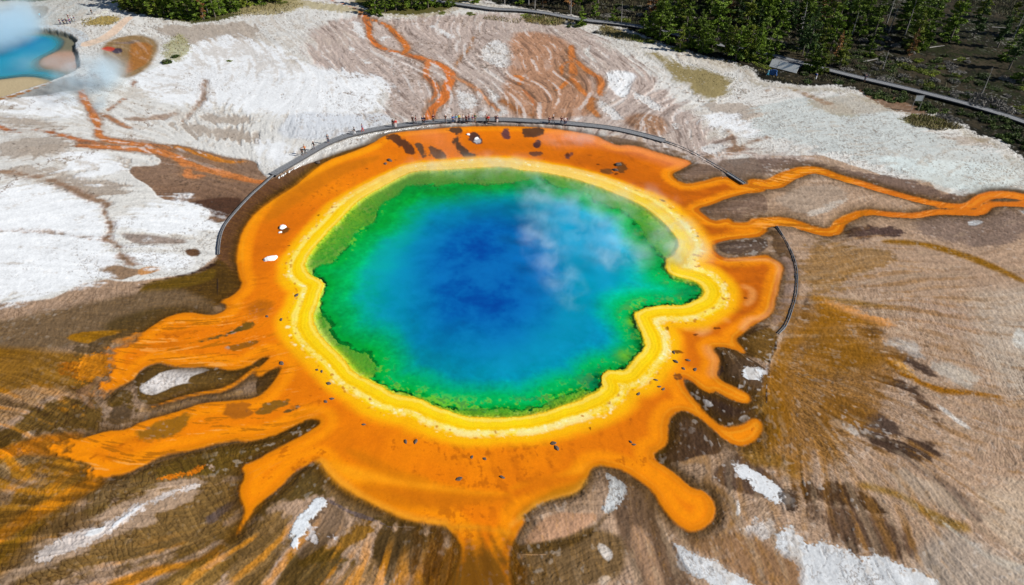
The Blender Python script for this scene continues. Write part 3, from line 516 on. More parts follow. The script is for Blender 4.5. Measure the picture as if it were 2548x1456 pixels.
line('K',[(2529,640),(2420,780),(2330,900),(2230,1050),(2050,1180),(1900,1250),(1500,1300),(1300,1380),(1050,1500)],[1.1,.9,.8,.8,.9,.8,.9,1.,1.2],(196,132,26),.7,.5,.9,tex=(.2,1.,.2,.1))
poly('K',[(1600,1380),(1900,1260),(2200,1150),(2300,1250),(2000,1600),(1400,1600)], (158,122,50), 1.,.7,.7, tex=(1.,.7,.2,0)); poly('L',[(-400,1000),(0,850),(150,750),(330,760),(300,1050),(150,1200),(100,1456),(-300,1600)], (134,104,52), 1.,.7,.7, tex=(1.,.9,.2,0))
poly('P',[(1520,830),(1700,720),(1850,690),(1950,760),(1930,900),(1850,1080),(1750,1020),(1630,970)], (116,86,34), .5,.4,.95, tex=(.1,.7,.6,.3)); line('P',[(1540,820),(1680,730),(1850,700)],[.6,.8,.6],(70,52,44),.6,.2,.8)
poly('P',[(1290,905),(1330,880),(1480,900),(1630,990),(1800,1090),(1850,1150),(1850,1300),(1750,1400),(1640,1340),(1500,1270),(1390,1220),(1340,1150),(1380,1010)], (92,72,54), .3,.2,1., tex=(.0,.7,.7,.3))
poly('P',[(1610,1130),(1650,1090),(1680,1115),(1740,1090),(1820,1150),(1780,1210),(1690,1240),(1610,1190)], (234,238,242), .25,.3,1., tex=(0,.2,.3,0), noise=N_ROUGH)
poly('V',[(1704,945),(1722,948),(1790,985),(1830,1000),(1870,1000),(1890,1020),(1880,1035),(1845,1050),(1800,1058),(1760,1030),(1735,1000)], (66,48,40), .3,.2,1., tex=(0,.4,.5,.4)); poly('V',[(1748,988),(1770,1000),(1778,1012),(1758,1012)], (222,222,224), .2,.15); poly('V',[(1836,1040),(1862,1030),(1868,1045),(1850,1050)], (226,226,228), .2,.15)
line('P',[(1010,1280),(1080,1400),(1200,1500),(1350,1620)],[.3,.5,.5],(64,46,36),.4,.2,.8)
poly('V',[(1690,1020),(1730,1030),(1770,1065),(1810,1105),(1790,1130),(1740,1130),(1690,1150),(1650,1140),(1672,1100),(1665,1050)], (84,62,46), .4,.3,.95, tex=(0,.5,.6,.3))
line('V',[(1905,1000),(1915,1050),(1905,1100),(1860,1130),(1960,1150),(1975,1180)],[2.2,2.2,2.,1.8,1.],(146,108,30),1.5,.7,.8)
poly('P',[(1860,1080),(1930,900),(1990,800),(2200,800),(2100,1000),(1950,1200),(1850,1450),(1790,1400),(1850,1250)], (160,112,34), 1.4,.8,.85)
for p_,w_,c_ in [([(660,60),(450,60),(250,90),(0,150),(-300,240)],[3.0,2.8,2.0,1.4,1.2],(240,148,16)),([(900,430),(760,500),(500,640),(250,780),(0,930),(-200,1040)],[2.2,2.0,1.5,1.,1.],(222,144,20)),([(640,200),(400,300),(200,420),(0,520)],[1.2,.9,.8,.5],(196,134,26)),([(700,300),(560,420),(450,560)],[1.5,1.1,.6],(214,142,24))]:
    line('K',p_,w_,c_,1.2,.7,.95,tex=(.25,.8,.1,.3))
poly('I',[(780,640),(1040,560),(1050,790),(900,830),(800,800)],(236,152,24),.5,1.0,.9,noise=N_ROUGH)
line('I',[(1140,460),(1300,430),(1420,380)],[.9,1.2,1.],(232,170,110),.5,.4,.8)
# halo outside every orange mat, then the mats
M0 = up(sd_mat)
wst = np.maximum(sstep(2.5,-1.5,up(sdf(W('K',[(300,-60),(680,-20),(820,200),(960,420),(840,560),(500,300)]),8))), sstep(2.5,-1.5,up(sdf(W('I',[(850,500),(1150,420),(1400,360),(1250,560),(1080,760),(1080,900),(950,1060),(820,1040)]),8))))
jag = .07*N_ROUGH+.22*N_MED
m_h = sstep(5.5,.2,M0+.9*N_BIG+.5*N_ROUGH)[...,None]*.42*(GY<185)[...,None]
COL[:] = COL*(1-m_h)+lin((92,66,24))*m_h
m_h = sstep(2.6,.0,M0+.8*N_MED)[...,None]*.85*(1-.8*wst[...,None])
COL[:] = COL*(1-m_h)+lin((82,56,10))*m_h
E = M0+jag*.8+wst*(.9*N_ROUGH2+.9*S_MID+.9)
mm = sstep(.35+1.4*wst,-.35-1.2*wst,E)
# body colour of the orange mat, banded by depth inside the mat and by distance from the pool
R0 = up(sd_rim)
def mix(a, b, t): return a*(1-t[...,None])+lin(b)*t[...,None]
OC = np.empty_like(COL); OC[:] = lin((236,124,0))
OC = mix(OC, (196,94,0), .8*sstep(-.1,1.5,N_BIG+.6*N_MED))
OC = mix(OC, (250,146,8), .8*sstep(.3,1.8,-N_BIG))
shelf = sstep(7,9,R0)*sstep(19,13,R0+2*N_BIG)
OC = mix(OC, (196,98,0), .6*shelf*sstep(-1,1,N_BIG+.3))
OC = mix(OC, (252,148,4), .85*sstep(-4.2,-2.4,E)*sstep(-.8,-2.0,E)*sstep(3,8,R0))
OC = mix(OC, (206,132,6), .6*sstep(-1.6,.2,E)*sstep(8,14,R0))
OC = mix(OC, (255,178,40), .7*.6*line_of(E+1.1+.3*N_MED,.3)*sstep(-.6,1,N_BIG+.6))
OC = mix(OC, (150,72,0), .35*sstep(.4,1.8,S_BROAD*.5+N_MED*.8+.3*N_ROUGH2)*sstep(-1,-3,E))
OC = mix(OC, (176,90,4), .7*sstep(1.2,2.5,N_ROUGH2*.7+.6*N_ROUGH+.3*S_FINE))
# stained, striated mats at the far side, west fan and the outflow streams
str_w = np.zeros_like(M0)
for c,p,s in [('V',[(0,1080),(230,820),(420,760),(600,760),(700,830),(760,1000),(690,1120),(560,1180),(200,1250),(-100,1250)],6),('H',[(-200,100),(2800,300),(2800,800),(500,950),(-200,900)],2)]:
    str_w = np.maximum(str_w, sstep(s,-s,up(sdf(W(c,p),s+2))))
for c,p,w,col in []: pass
OC = mix(OC, (178,104,10), .85*str_w*sstep(.5,1.3,S_FINE*.7+.5*S_MID)); OC = mix(OC, (255,178,84), .6*str_w*sstep(.8,1.6,-S_FINE*.7+.4*S_MID))
pink = sstep(5,-5,up(np.minimum(sdf(W('G',[(300,100),(900,180),(1300,300),(1700,430),(1800,460),(1650,500),(1400,400),(1000,300),(700,250),(400,300)]),10), sdf(W('F',[(1400,150),(1900,130),(2000,350),(1900,450),(1650,260)]),10))))
OC = mix(OC, (252,150,96), .75*pink*sstep(-1.4,.8,N_BIG))
OC = mix(OC, (226,108,34), .35*sstep(-1,1,N_BIG)*sstep(-2,2,GX-95)*(GY>110))
COL[:] = COL*(1-mm[...,None])+OC*mm[...,None]
TEX[:] = TEX*(1-mm[...,None])+np.array((.0,.14,.0,.55), f32)*mm[...,None]
poly('V',[(1000,1352),(1180,1335),(1310,1345),(1330,1700),(980,1700)],(112,72,12),5.,1.6,.9,tex=(.1,.8,.2,.3),noise=N_FLOW)
m = sstep(.2,1.6,S_FINE*.6+S_MID*.6)*sstep(60,52,GY)*sstep(16,10,np.abs(GX+4)); COL[:] = mix(COL,(84,60,20),m*.6)
poly('V',[(1905,745),(2090,760),(2260,850),(2220,980),(2080,1150),(1970,1200),(1890,1080),(1925,940),(1960,850)],(146,100,20),4.,2.,.62,noise=N_FLOW)
# openings and stains on the mats
for c,p,col,s in [('F',[(1290,190),(1330,165),(1400,170),(1460,230),(1540,320),(1590,360),(1520,370),(1440,300),(1340,250)],(86,52,34),.35),
   ('F',[(1560,260),(1620,250),(1680,350),(1700,410),(1660,400)],(92,70,52),.3),('F',[(1700,290),(1740,320),(1870,400),(1860,440),(1780,400)],(110,80,60),.3),
   ('F',[(1850,130),(2020,100),(2030,150),(1990,230),(2050,330),(2170,390),(2090,430),(2000,330),(1960,250),(1990,170)],(78,60,46),.3),
   ('F',[(2080,180),(2140,130),(2200,180),(2250,250),(2200,280),(2100,240)],(72,52,48),.3),('F',[(2130,230),(2190,200),(2230,250),(2180,270)],(190,190,196),.3),('F',[(2440,120),(2500,100),(2520,200),(2470,230),(2420,180)],(98,60,64),.3),
   ('G',[(110,110),(350,110),(300,190),(150,210),(95,170)],(86,58,40),.3),('G',[(210,290),(240,210),(310,250),(310,290),(240,300)],(72,48,52),.3),('G',[(150,350),(290,340),(280,380),(180,380)],(110,66,44),.3),('G',[(490,400),(600,330),(620,360),(570,410)],(104,64,58),.3),
   ('G',[(1020,520),(1060,440),(1130,450),(1140,520),(1080,560)],(110,66,26),.35),('G',[(870,520),(980,500),(1010,560),(900,550)],(120,72,30),.3),('V',[(700,565),(715,560),(712,580),(700,582)],(110,66,20),.5),
   ('O',[(0,1120),(250,1050),(330,1050),(200,1120),(30,1180)],(132,90,24),.25),('O',[(280,1150),(400,1080),(440,1060),(380,1150),(300,1170)],(104,78,34),.25),('I',[(1780,500),(2000,440),(2200,380),(2400,290),(2529,235),(2529,300),(2350,370),(2200,410),(2000,460)],(92,76,30),.3),('I',[(2200,400),(2300,350),(2400,330),(2300,390)],(70,66,24),.3),
   ('I',[(2220,520),(2350,490),(2529,430),(2529,480),(2350,540)],(150,92,16),.3),('I',[(1450,1300),(1600,1230),(1900,1150),(1850,1280),(1700,1400),(1400,1440),(1300,1340)],(150,100,20),.5),('I',[(2200,1100),(2420,1060),(2500,1180),(2300,1220)],(176,100,20),.4),
   ('P',[(1400,1060),(1360,1130),(1360,1170)],(60,44,36),.2),('P',[(940,1150),(1010,1180),(1000,1200),(960,1180)],(130,70,20),.2),
   ('V',[(610,760),(650,735),(690,760),(660,790),(620,785)],(190,104,10),1.),('V',[(600,800),(625,795),(640,805),(610,825)],(120,84,20),.4)]:
    poly(c,p,col,s*1.6,.55,.92,tex=(.0,.4,.5,.3),noise=N_FLOW)
for c,p,w,col in [('P',[(1600,290),(1690,320),(1700,400),(1640,470)],[.8,1.,.7],(252,176,96)),('P',[(1050,690),(1150,660),(1250,700),(1180,740)],[.8,1.,.8],(250,178,106)),('P',[(1290,640),(1380,590),(1440,620)],[.5,.7,.5],(248,170,92)),
   ('P',[(1420,20),(1600,20),(1860,20),(1950,80),(1940,250),(1900,500),(1820,600),(1650,620),(1600,700)],[.7,.6,.7,.8,.8,.8,.6],(255,182,116)),('P',[(1250,900),(1280,960),(1350,1040),(1300,1150)],[.5,.8,.7],(244,160,86)),
   ('L',[(700,250),(850,330),(1150,400),(1500,440),(2000,540),(2529,560)],[.1,1.,1.1,.7,.1],(255,162,20)),('M',[(0,500),(350,440),(650,330),(800,240)],[.1,.9,.7,.1],(255,160,20)),('L',[(620,250),(700,380),(1000,590),(1500,800),(1860,850)],[.3,.5,.4,.4],(255,178,50)),
   ('L',[(900,120),(1150,260),(1400,380),(1700,430)],[.1,.8,1.,.1],(206,116,4)),('L',[(1000,480),(1400,590),(1800,620),(2529,600)],[.1,1.6,2.2,1.6,.1],(204,112,2)),('L',[(1900,900),(2100,880),(2529,930)],[.4,.3,.3],(216,150,30)),('M',[(0,860),(180,700),(300,630),(620,540),(740,430)],[.12,.12,.1],(240,190,80)),
   ('M',[(80,760),(400,620),(700,540),(850,420),(900,300)],[.5,2.2,2.2,.8],(176,120,12)),('M',[(0,560),(300,440),(700,380)],[.1,1.6,1.4,.1],(212,108,0)),
   ('E',[(2380,1100),(2360,950),(2420,800),(2529,680)],[1.,1.1,1.2],(255,160,10)),('F',[(0,940),(200,800),(450,640),(700,480),(1000,360),(1200,290)],[1.2,1.2,1.1,.6],(255,160,8)),('F',[(80,1050),(400,760),(800,530),(1200,400)],[.2,2.4,2.6,2.2,.2],(206,116,0))]:
    lay(np.maximum(sdl(W(c,p),w,8), sd_mat+.3), col, 2.0, .5, .65)
# yellow banded ring, fitted to the pool's rim
D = R0+.28*N_MED+.10*N_ROUGH
K = D*(7.2/(7.3+1.3*up(samp(T_FBM,SX,SY,.7,5,5)[...])))
K = K*(1+.35*sstep(150,178,GY))
def band(lo, hi, s=.35): return sstep(lo-s,lo+s,K)*sstep(hi+s,hi-s,K)
yr = sstep(8.6,6.0,K+.5*N_BIG)
Y = np.empty_like(COL); Y[:] = lin((255,206,10))
Y = mix(Y, (255,186,0), band(4.9,9)); Y = mix(Y, (255,226,96), band(.3,1.0)*.8); Y = mix(Y, (255,212,20), band(1.1,2.2)); Y = mix(Y, (250,196,0), band(2.5,3.0,.2)*.7)
Y = mix(Y, (255,228,110), band(3.3,4.4,.3)*.8*sstep(-1.,1.,N_ROUGH+.7)); Y = mix(Y,(255,238,170), band(3.6,5.2,.4)*.6*sstep(-.1,1.6,N_ROUGH2+.5*N_MED)); Y = mix(Y, (255,170,0), sstep(5.2,8,K))
north = sstep(150,175,GY)
Y = mix(Y, (255,214,130), .6*north*band(.2,6)); 
fine = np.sin(K*9+1.2*N_MED); Y *= (1+.02*fine*sstep(0,1,K))[...,None]
m_y = (yr*sstep(-.15,.15,D))[...,None]; COL[:] = COL*(1-m_y)+Y*m_y
TEX[:] = TEX*(1-m_y)+np.array((0,.12,.0,.3),f32)*m_y
# shelf under shallow water
Dd = up(sd_deep)+.55*N_MED+.22*N_ROUGH
sh = sstep(.1,-.2,D)[...,None]
SC = np.empty_like(COL); SC[:] = lin((160,190,40))
SC = mix(SC, (226,206,40), sstep(-1.4,.0,D)*.9)
SC = mix(SC, (110,180,36), .55*sstep(-.3,1.2,N_ROUGH+.5*N_MED)); SC = mix(SC, (190,200,90), .7*sstep(.1,1.2,-N_ROUGH2+.4*N_MED)); SC = mix(SC, (160,176,110), .45*north)
SC = mix(SC, (50,130,24), .6*sstep(1.1,2.1,N_ROUGH+.4*N_ROUGH2))
COL[:] = COL*(1-sh)+SC*sh; TEX[:] = TEX*(1-sh)
# rocks crust dotted on the outer yellow ring and small dark debris
spk = samp(T_WHITE,GX,GY,.33,61,17); spk2 = samp(T_WHITE,GX,GY,.55,161,117)
m = sstep(2.1,2.7,spk2+.6*(N_BIG))*sstep(4.5,6,D)*sstep(17,11,D)*mm*.85
COL[:] = mix(COL,(96,46,10),m)
m = sstep(1.2,2.0,spk)*band(3.4,5.6)*sstep(0,.5,-north+.5)*.8
COL[:] = mix(COL,(196,120,20),m); m = sstep(1.2,2.0,-spk)*band(3.2,5.8)*.8; COL[:] = mix(COL,(255,244,190),m)
# forest floor, north-east and beyond; its near-black colour stands in for tree shade
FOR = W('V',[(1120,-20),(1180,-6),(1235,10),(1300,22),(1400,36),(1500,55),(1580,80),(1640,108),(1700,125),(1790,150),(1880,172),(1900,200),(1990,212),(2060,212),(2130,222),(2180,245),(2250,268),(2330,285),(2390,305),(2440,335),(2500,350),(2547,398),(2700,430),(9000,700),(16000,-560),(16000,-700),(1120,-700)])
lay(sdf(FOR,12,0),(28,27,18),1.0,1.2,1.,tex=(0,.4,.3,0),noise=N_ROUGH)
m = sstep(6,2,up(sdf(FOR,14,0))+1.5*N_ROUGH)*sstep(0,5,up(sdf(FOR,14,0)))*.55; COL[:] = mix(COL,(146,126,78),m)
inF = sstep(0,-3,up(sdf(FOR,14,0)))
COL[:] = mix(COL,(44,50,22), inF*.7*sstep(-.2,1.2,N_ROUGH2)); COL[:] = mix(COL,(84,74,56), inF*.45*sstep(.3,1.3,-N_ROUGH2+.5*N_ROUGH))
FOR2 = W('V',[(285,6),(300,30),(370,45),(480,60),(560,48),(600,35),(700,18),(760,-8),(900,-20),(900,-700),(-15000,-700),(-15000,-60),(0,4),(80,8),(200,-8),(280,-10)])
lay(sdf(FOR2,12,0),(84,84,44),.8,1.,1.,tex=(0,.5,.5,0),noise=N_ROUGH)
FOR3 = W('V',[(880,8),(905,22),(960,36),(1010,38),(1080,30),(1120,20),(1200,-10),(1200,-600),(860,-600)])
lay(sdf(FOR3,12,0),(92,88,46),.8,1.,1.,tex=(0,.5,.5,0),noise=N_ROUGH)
m = sstep(5,2,up(sdf(FOR3,14,0))+1.5*N_ROUGH)*.6; COL[:] = mix(COL,(170,150,100),m*(sstep(-1,1,up(sdf(FOR3,14,0)))))
poly('V',[(1290,45),(1330,38),(1420,52),(1380,62),(1310,55)],(150,130,40),1.2,1.,.9,noise=N_ROUGH); poly('V',[(540,20),(600,38),(700,35),(760,10),(700,5)],(170,156,110),1.5,1.5,.8,noise=N_ROUGH)
poly('V',[(1500,62),(1560,85),(1640,108),(1560,98),(1480,80)],(128,112,44),1.2,1.2,.9,noise=N_ROUGH); poly('V',[(2240,295),(2300,285),(2370,305),(2390,320),(2330,322),(2270,312)],(118,112,60),1.2,1.,.95,noise=N_ROUGH)
poly('V',[(2130,222),(2200,232),(2290,272),(2340,288),(2250,282),(2180,255)],(128,100,78),.8,.8,.9,noise=N_ROUGH); poly('V',[(400,130),(440,80),(470,110),(480,135),(430,160)],(170,168,120),1.5,1.5,.7,noise=N_ROUGH)
poly('V',[(680,0),(760,0),(900,20),(880,34),(760,22)],(178,164,120),1.5,1.5,.7,noise=N_ROUGH)
# low ridges of sinter that mark old rims: a dark crack with a pale lip
RIDGE_E = W('V',[(1655,357),(1700,372),(1740,395),(1777,414),(1815,438),(1850,460)]); RIDGE_E2 = W('V',[(1930,565),(1950,598),(1971,638),(1982,681),(1979,733),(1973,758),(1955,814),(1933,834),(1933,859),(1912,897),(1911,960),(1908,1000)])
RIDGE_W = W('V',[(686,434),(650,466),(620,492),(568,550),(552,576),(545,608),(544,636),(529,659),(506,675),(482,682),(400,698),(345,712)]); RIDGE_W2 = W('V',[(545,690),(543,720),(538,745)])
sd_ridge = np.minimum.reduce([sdl(RIDGE_E,.10,6),sdl(RIDGE_E2,.09,6),sdl(RIDGE_W,.06,6),sdl(RIDGE_W2,.04,6)])
RG = up(sd_ridge)
m = sstep(.25,-.02,RG)*.85; COL[:] = mix(COL,(48,38,40),m)
for r,o in ((RIDGE_E,.35),(RIDGE_E2,.05),(RIDGE_W,.35)):
    q = r+np.array([[-.28,o]]) ; line(q,None,.05,(210,200,196),.2,.2,.7,noise=N_ROUGH)

for p_,s_ in ((W('K',[(-400,-500),(600,-500),(1000,-100),(1000,400),(800,900),(400,1300),(-400,1600)]),3),(W('K',[(900,1300),(1600,1050),(2200,900),(2400,1000),(2200,1300),(1500,1700),(700,1700)]),3),(W('L',[(-200,700),(900,1000),(1800,1300),(1200,1700),(-300,1700)]),3)):
    m = sstep(s_,-s_,up(sdf(p_,s_+3)))*(1-mm)*sstep(-.2,1.1,.7*S_MID+.6*N_BIG+.5*N_MED+.3*S_BROAD)*sstep(.62,.3,COL[...,2]); COL[:] = mix(COL,(208,138,16),m*.6)
    m = sstep(s_,-s_,up(sdf(p_,s_+3)))*(1-mm)*sstep(.1,1.3,-.7*S_MID-.6*N_BIG-.5*N_MED)*sstep(.62,.3,COL[...,2]); COL[:] = mix(COL,(84,62,20),m*.6)
RGT = sstep(4,-4,up(sdf(W('V',[(1940,560),(2600,560),(2700,1500),(1300,1500),(1700,1250),(1800,1120),(1930,1000)]),8)))*(1-mm)*sstep(.62,.35,COL[...,2])
q = .9*S_BROAD+.7*N_BIG+.4*S_MID
COL[:] = mix(COL,(96,72,50),RGT*.35*sstep(.5,1.8,q)); COL[:] = mix(COL,(206,180,150),RGT*.3*sstep(.5,1.8,-q)); COL[:] = mix(COL,(168,120,40),RGT*.3*sstep(.5,1.6,samp(T_FBM,GX,GY,.4,999,3)+.5*S_BROAD)*sstep(60,-10,GX-90))
# ---- fine textures ------------------------------------------------------------------------
t_w,s_w,g_w,wet = [TEX[...,k] for k in range(4)]
patch = sstep(-.6,.8,samp(T_FBM,GX,GY,.5,500,77))
lines = np.maximum(line_of(P_MID,.26)*patch, line_of(P_FINE,.34)*sstep(-.9,.7,samp(T_FBM,GX,GY,.35,900,77))*.85)
lines = np.maximum(lines*(1-.6*sstep(90,130,GY)), line_of(P_BIG,.24)*sstep(85,125,GY)*patch)
far = sstep(230,150,GY)
dk = np.clip(t_w*1.3*lines*far,0,1)*.82*sstep(-1.3,.6,samp(T_FBM,GX,GY,.5,777,123))
COL[:] = mix(COL,(76,54,28),dk)  # terrace lines and pale crests: own tone plus relief shading put into the colour
hi = np.clip(t_w*far*sstep(.3,1.2,np.roll(P_MID,2,1))*.22,0,1); COL[:] = COL*(1+hi[...,None])
pm1 = sstep(-1.1,1.0,samp(T_FBM,GX,GY,.7,510,277)); pm2 = sstep(-1.0,1.1,samp(T_FBM,GX,GY,.45,210,677))
st = s_w*(1-.5*np.clip(t_w,0,1))*(.10*S_FINE*(.25+pm1)*.7+.12*S_MID*(.2+pm2)*.7+.08*S_BROAD)
COL *= np.exp(np.clip(st*1.1,-.6,.5))[...,None]
land = (1-mm)*(1-sh[...,0])*sstep(.4,.0,COL[...,2]-.25)
COL[:] = mix(COL,(84,60,34),np.clip(land*s_w*line_of(S_MID+.2*N_MED,.16)*sstep(-.2,.9,samp(T_FBM,GX,GY,.4,610,77))*.5*far,0,1))
COL[:] = mix(COL,(214,190,160),np.clip(land*s_w*line_of(S_MID-1.1,.16)*sstep(.0,1.,samp(T_FBM,GX,GY,.4,10,970))*.3*far,0,1))
COL[:] = mix(COL,(196,146,60),.5*np.clip(land*(1-np.clip(g_w*2,0,1)*.3)*sstep(0,.12,COL[...,0]-COL[...,2]*1.9)*line_of(S_FINE-.8,.25)*.4*far,0,1))
# scribbled crust lines and soft staining on the pale sheets
wx = samp(T_FBM,GX,GY,.16,40,90); sc1 = samp(T_ROUGH,GX+1.2*wx,GY*1.5,.30,333,111)
pale = sstep(.30,.55,COL[...,1])*(1-mm)*(1-sh[...,0])
scr = line_of(sc1+.35*S_FINE,.22)*sstep(-.3,.9,samp(T_FBM,GX,GY,.33,77,700)+.3*N_ROUGH)
COL[:] = mix(COL,(120,104,90),np.clip(pale*scr*.8*sstep(.02,.25,g_w),0,1))
sc2 = line_of(samp(T_FBM,GX+3*wx,GY+3*wx,.30,13,611)+.10*N_ROUGH,.075); COL[:] = mix(COL,(128,110,94),pale*.55*line_of(samp(T_ROUGH,GX+2*wx,GY+2*wx,.55,413,11)+.3*S_FINE,.16)*sstep(-.4,1.,samp(T_FBM,GX,GY,.5,191,17)));COL[:] = mix(COL,(186,172,156),pale*.5*sstep(.2,1.6,.6*N_ROUGH2+.6*S_MID+.3*N_BIG))
COL[:] = mix(COL,(124,100,80),pale*sc2*.85*sstep(-.4,.6,N_ROUGH))
COL[:] = mix(COL,(196,184,166),pale*.5*sstep(.2,1.5,samp(T_FBM,GX,GY,.6,91,17)))
up_wash = sstep(170,185,GY)*sstep(.45,.95,s_w)*(1-mm)
m = up_wash*sstep(.7,1.5,S_BROAD*.6+S_MID*.7)*.75; COL[:] = mix(COL,(226,220,216),m*.8); m = up_wash*sstep(.9,1.7,-S_MID*.8-S_FINE*.4)*.5; COL[:] = mix(COL,(108,84,72),m)
gp = sstep(-.5,.9,samp(T_FBM,GX,GY,.4,41,417))
g1 = g_w*gp*sstep(.9,1.8,.75*N_GRIT+.55*N_ROUGH2+.35*S_FINE); COL[:] = mix(COL,(218,212,206),np.clip(g1,0,1)*.7)
g2 = g_w*sstep(1.1,1.9,-.75*N_GRIT+.55*N_ROUGH+.2*S_FINE); COL[:] = mix(COL,(70,56,46),np.clip(g2,0,1)*.6)
crack = line_of(samp(T_FBM,GX,GY,.5,800,300)+.15*N_ROUGH,.035)*sstep(.0,.9,samp(T_FBM,GX,GY,1.,81,391)); m = crack*(1-mm)*sstep(175,190,GY)*.0
COL *= (1+.04*N_ROUGH)[...,None]
lw_ = (1-mm)*(1-sh[...,0])*(1-m_y[...,0])*sstep(172,160,GY)
COL[:] = COL*(1-lw_[...,None])+.72*(np.clip(COL,0,1)/.72)**1.13*lw_[...,None]
COL = np.clip(COL,0.002,1)
# ---- relief in metres -------------------------------------------------------------------------
dry = (1-mm)*(1-sh[...,0])
pl_ = sstep(.45,.7,COL[...,1]); dry = dry*(1-.65*pl_)
Z = dry*(.07*N_MED+.045*N_ROUGH+.02*s_w*S_FINE+.04*s_w*S_MID*pm2 - .09*t_w*lines*far+.05*g1-.05*pale*scr)+.2*dry*N_BIG
Z += .25*sstep(0,2.5,M0)*sstep(60,20,GY-180) + .14*sstep(.3,-.1,RG)
Z += mm*(.02*N_MED)
Z += .02*fine*band(0,5,.3)*.35
Z += -.0*D
pool_in = sstep(0,-1.2,D)
Zp = -.35*pool_in-1.6*sstep(.6,-.8,Dd)-np.clip(-up(sd_deep)-1,0,60)*.35+.05*N_ROUGH*pool_in*sstep(-6,0,Dd)
Z = np.where(D<0, Zp, Z)
# north-west crater pool
CRATER = W('A',[(-900,250),(-400,250),(300,270),(600,305),(790,385),(730,440),(790,560),(795,685),(530,792),(0,978),(-400,1100),(-900,1200)])
Cr = up(sdf(CRATER,20,1))+.3*N_MED+.2*N_ROUGH
m = sstep(.2,-.4,Cr); CC = np.empty_like(COL); CC[:] = lin((120,116,96))
CC = mix(CC,(196,176,140),sstep(4,-2,up(sdf(W('A',[(-400,790),(0,760),(200,730),(350,740),(500,800),(200,900),(-300,1020)]),8)))*.9)
CC = mix(CC,(186,150,130),sstep(4,-2,up(sdf(W('A',[(370,560),(520,480),(800,480),(800,640),(680,660),(400,630)]),8))+N_MED)*.9)
CC = mix(CC,(90,90,84),sstep(.4,-.1,Cr)*sstep(-1.8,-.8,Cr)*.8)
COL[:] = COL*(1-m[...,None])+CC*m[...,None]
POOL2 = W('A',[(-900,275),(150,290),(330,290),(520,300),(640,350),(620,440),(520,490),(380,560),(400,630),(520,640),(650,680),(640,730),(540,785),(400,745),(250,725),(60,745),(-300,790),(-900,900)])
sd_p2 = up(sdf(POOL2,20,1))+.4*N_MED
Z = np.where(Cr<.3, -1.6*sstep(.3,-1.2,Cr)-1.4*sstep(.5,-4,sd_p2)+.03*N_ROUGH, Z)
_out = (GX<-400)|(GX>420)|(GY<30)
Z = np.where(_out, 0, Z).astype(f32)

# ---- water colours --------------------------------------------------------------------------------
dde = 0; dd = -Dd                                                     # metres inside the deep edge
WC = np.empty_like(COL); WC[:] = lin((0,172,58))
cxp, cyp = ground_xy(1235,690)
ex = (GX-cxp+1.5)/20; ey = (GY-cyp-4)/30
blue = np.sqrt(ex**2+ey**2)+.13*samp(T_FBM,GX,GY,.8,50,10)+.05*N_MED
de = dd*(1+.75*sstep(5,-25,GY-cyp))*(.72+.28*sstep(-24,-6,GX-cxp))
WC = mix(WC,(0,172,86),sstep(.6,4,de+1.2*N_MED)); WC = mix(WC,(0,156,124),sstep(3.,8.5,de+1.3*N_BIG)); WC = mix(WC,(0,132,152),sstep(7,13,de+1.6*N_BIG))
east = sstep(-10,25,GX-cxp); WC = mix(WC,(0,156,190),.95*east*sstep(2.5,9,dd+1.2*N_BIG)*sstep(-10,15,GY-cyp)); WC = mix(WC,(0,122,152),.7*east*sstep(3,9,dd)*sstep(-2,-22,GY-cyp))
WC = mix(WC,(0,112,152),sstep(1.25,.85,blue)*.85); WC = mix(WC,(0,80,156),sstep(1.05,.5,blue+.1*N_BIG)); WC = mix(WC,(0,66,150),sstep(.55,.1,blue+.3*N_BIG))
WC = mix(WC,(0,130,50),.55*sstep(1.6,.2,dd)*sstep(-.1,.4,dd)*sstep(-.6,.8,N_MED+.3))
WC = mix(WC,(120,190,40),.7*sstep(3.5,.5,dd)*sstep(1.1,1.8,N_ROUGH2+.5*N_ROUGH)); WC = mix(WC,(0,84,60),.6*sstep(7,1,dd)*sstep(.9,1.7,N_ROUGH2*.8+.4*N_MED))
for (u_,v_,r_,c_,a_) in [(1592,815,3.2,(0,74,44),.9),(1600,850,2.6,(0,84,40),.9),(1560,890,3.5,(0,100,50),.7),(1735,712,3.,(0,88,46),.85),(1705,728,3.,(0,110,60),.7),(1480,955,4,(0,84,66),.6),(1500,940,2.5,(0,74,60),.7),(1620,590,5,(0,96,60),.5),(1330,470,5,(0,110,80),.4),(1575,800,1.6,(120,190,30),.8),(1555,885,1.8,(110,180,30),.6)]:
    gx_,gy_ = ground_xy(u_,v_); WC = mix(WC,c_,a_*np.exp(-(((GX-gx_)**2+(GY-gy_)**2)/r_**2)*(1+.5*N_MED.clip(-1,2)))*sstep(-.5,.3,dd))
smk = samp(T_FBM,GX,GY,.28,650,130); smk2 = samp(T_FBM,GX+2*N_MED,GY+2*N_BIG,.13,50,530); WC *= np.exp((.18*smk+.13*smk2)*sstep(2,8,dd)+.24*(N_ROUGH2*.6+N_MED*.6)*sstep(14,2,dd))[...,None]; WC = mix(WC,(20,140,196),.4*sstep(.3,1.8,smk+.7*smk2)*sstep(5,10,dd))  # mottled blue, with wispy reflections of steam put into the water colour
WC = np.clip(WC,0.001,1)
WA = np.maximum(.04+.42*sstep(-10,0,dd)*sstep(-.4,-2.5,D), sstep(-.5-1.6*sstep(120,160,GY),.5+.5*sstep(120,160,GY),dd+.4*N_ROUGH2)*.96+.04)                              # how murky: 0 clear, 1 hides the floor
W2C = np.empty_like(COL); W2C[:] = lin((0,136,166)); W2C = mix(W2C,(0,112,160),sstep(-.4,1,N_BIG)); W2C = mix(W2C,(0,150,160),sstep(-6,-1,sd_p2))
W2A = sstep(.2,-5,sd_p2)*.94+.04
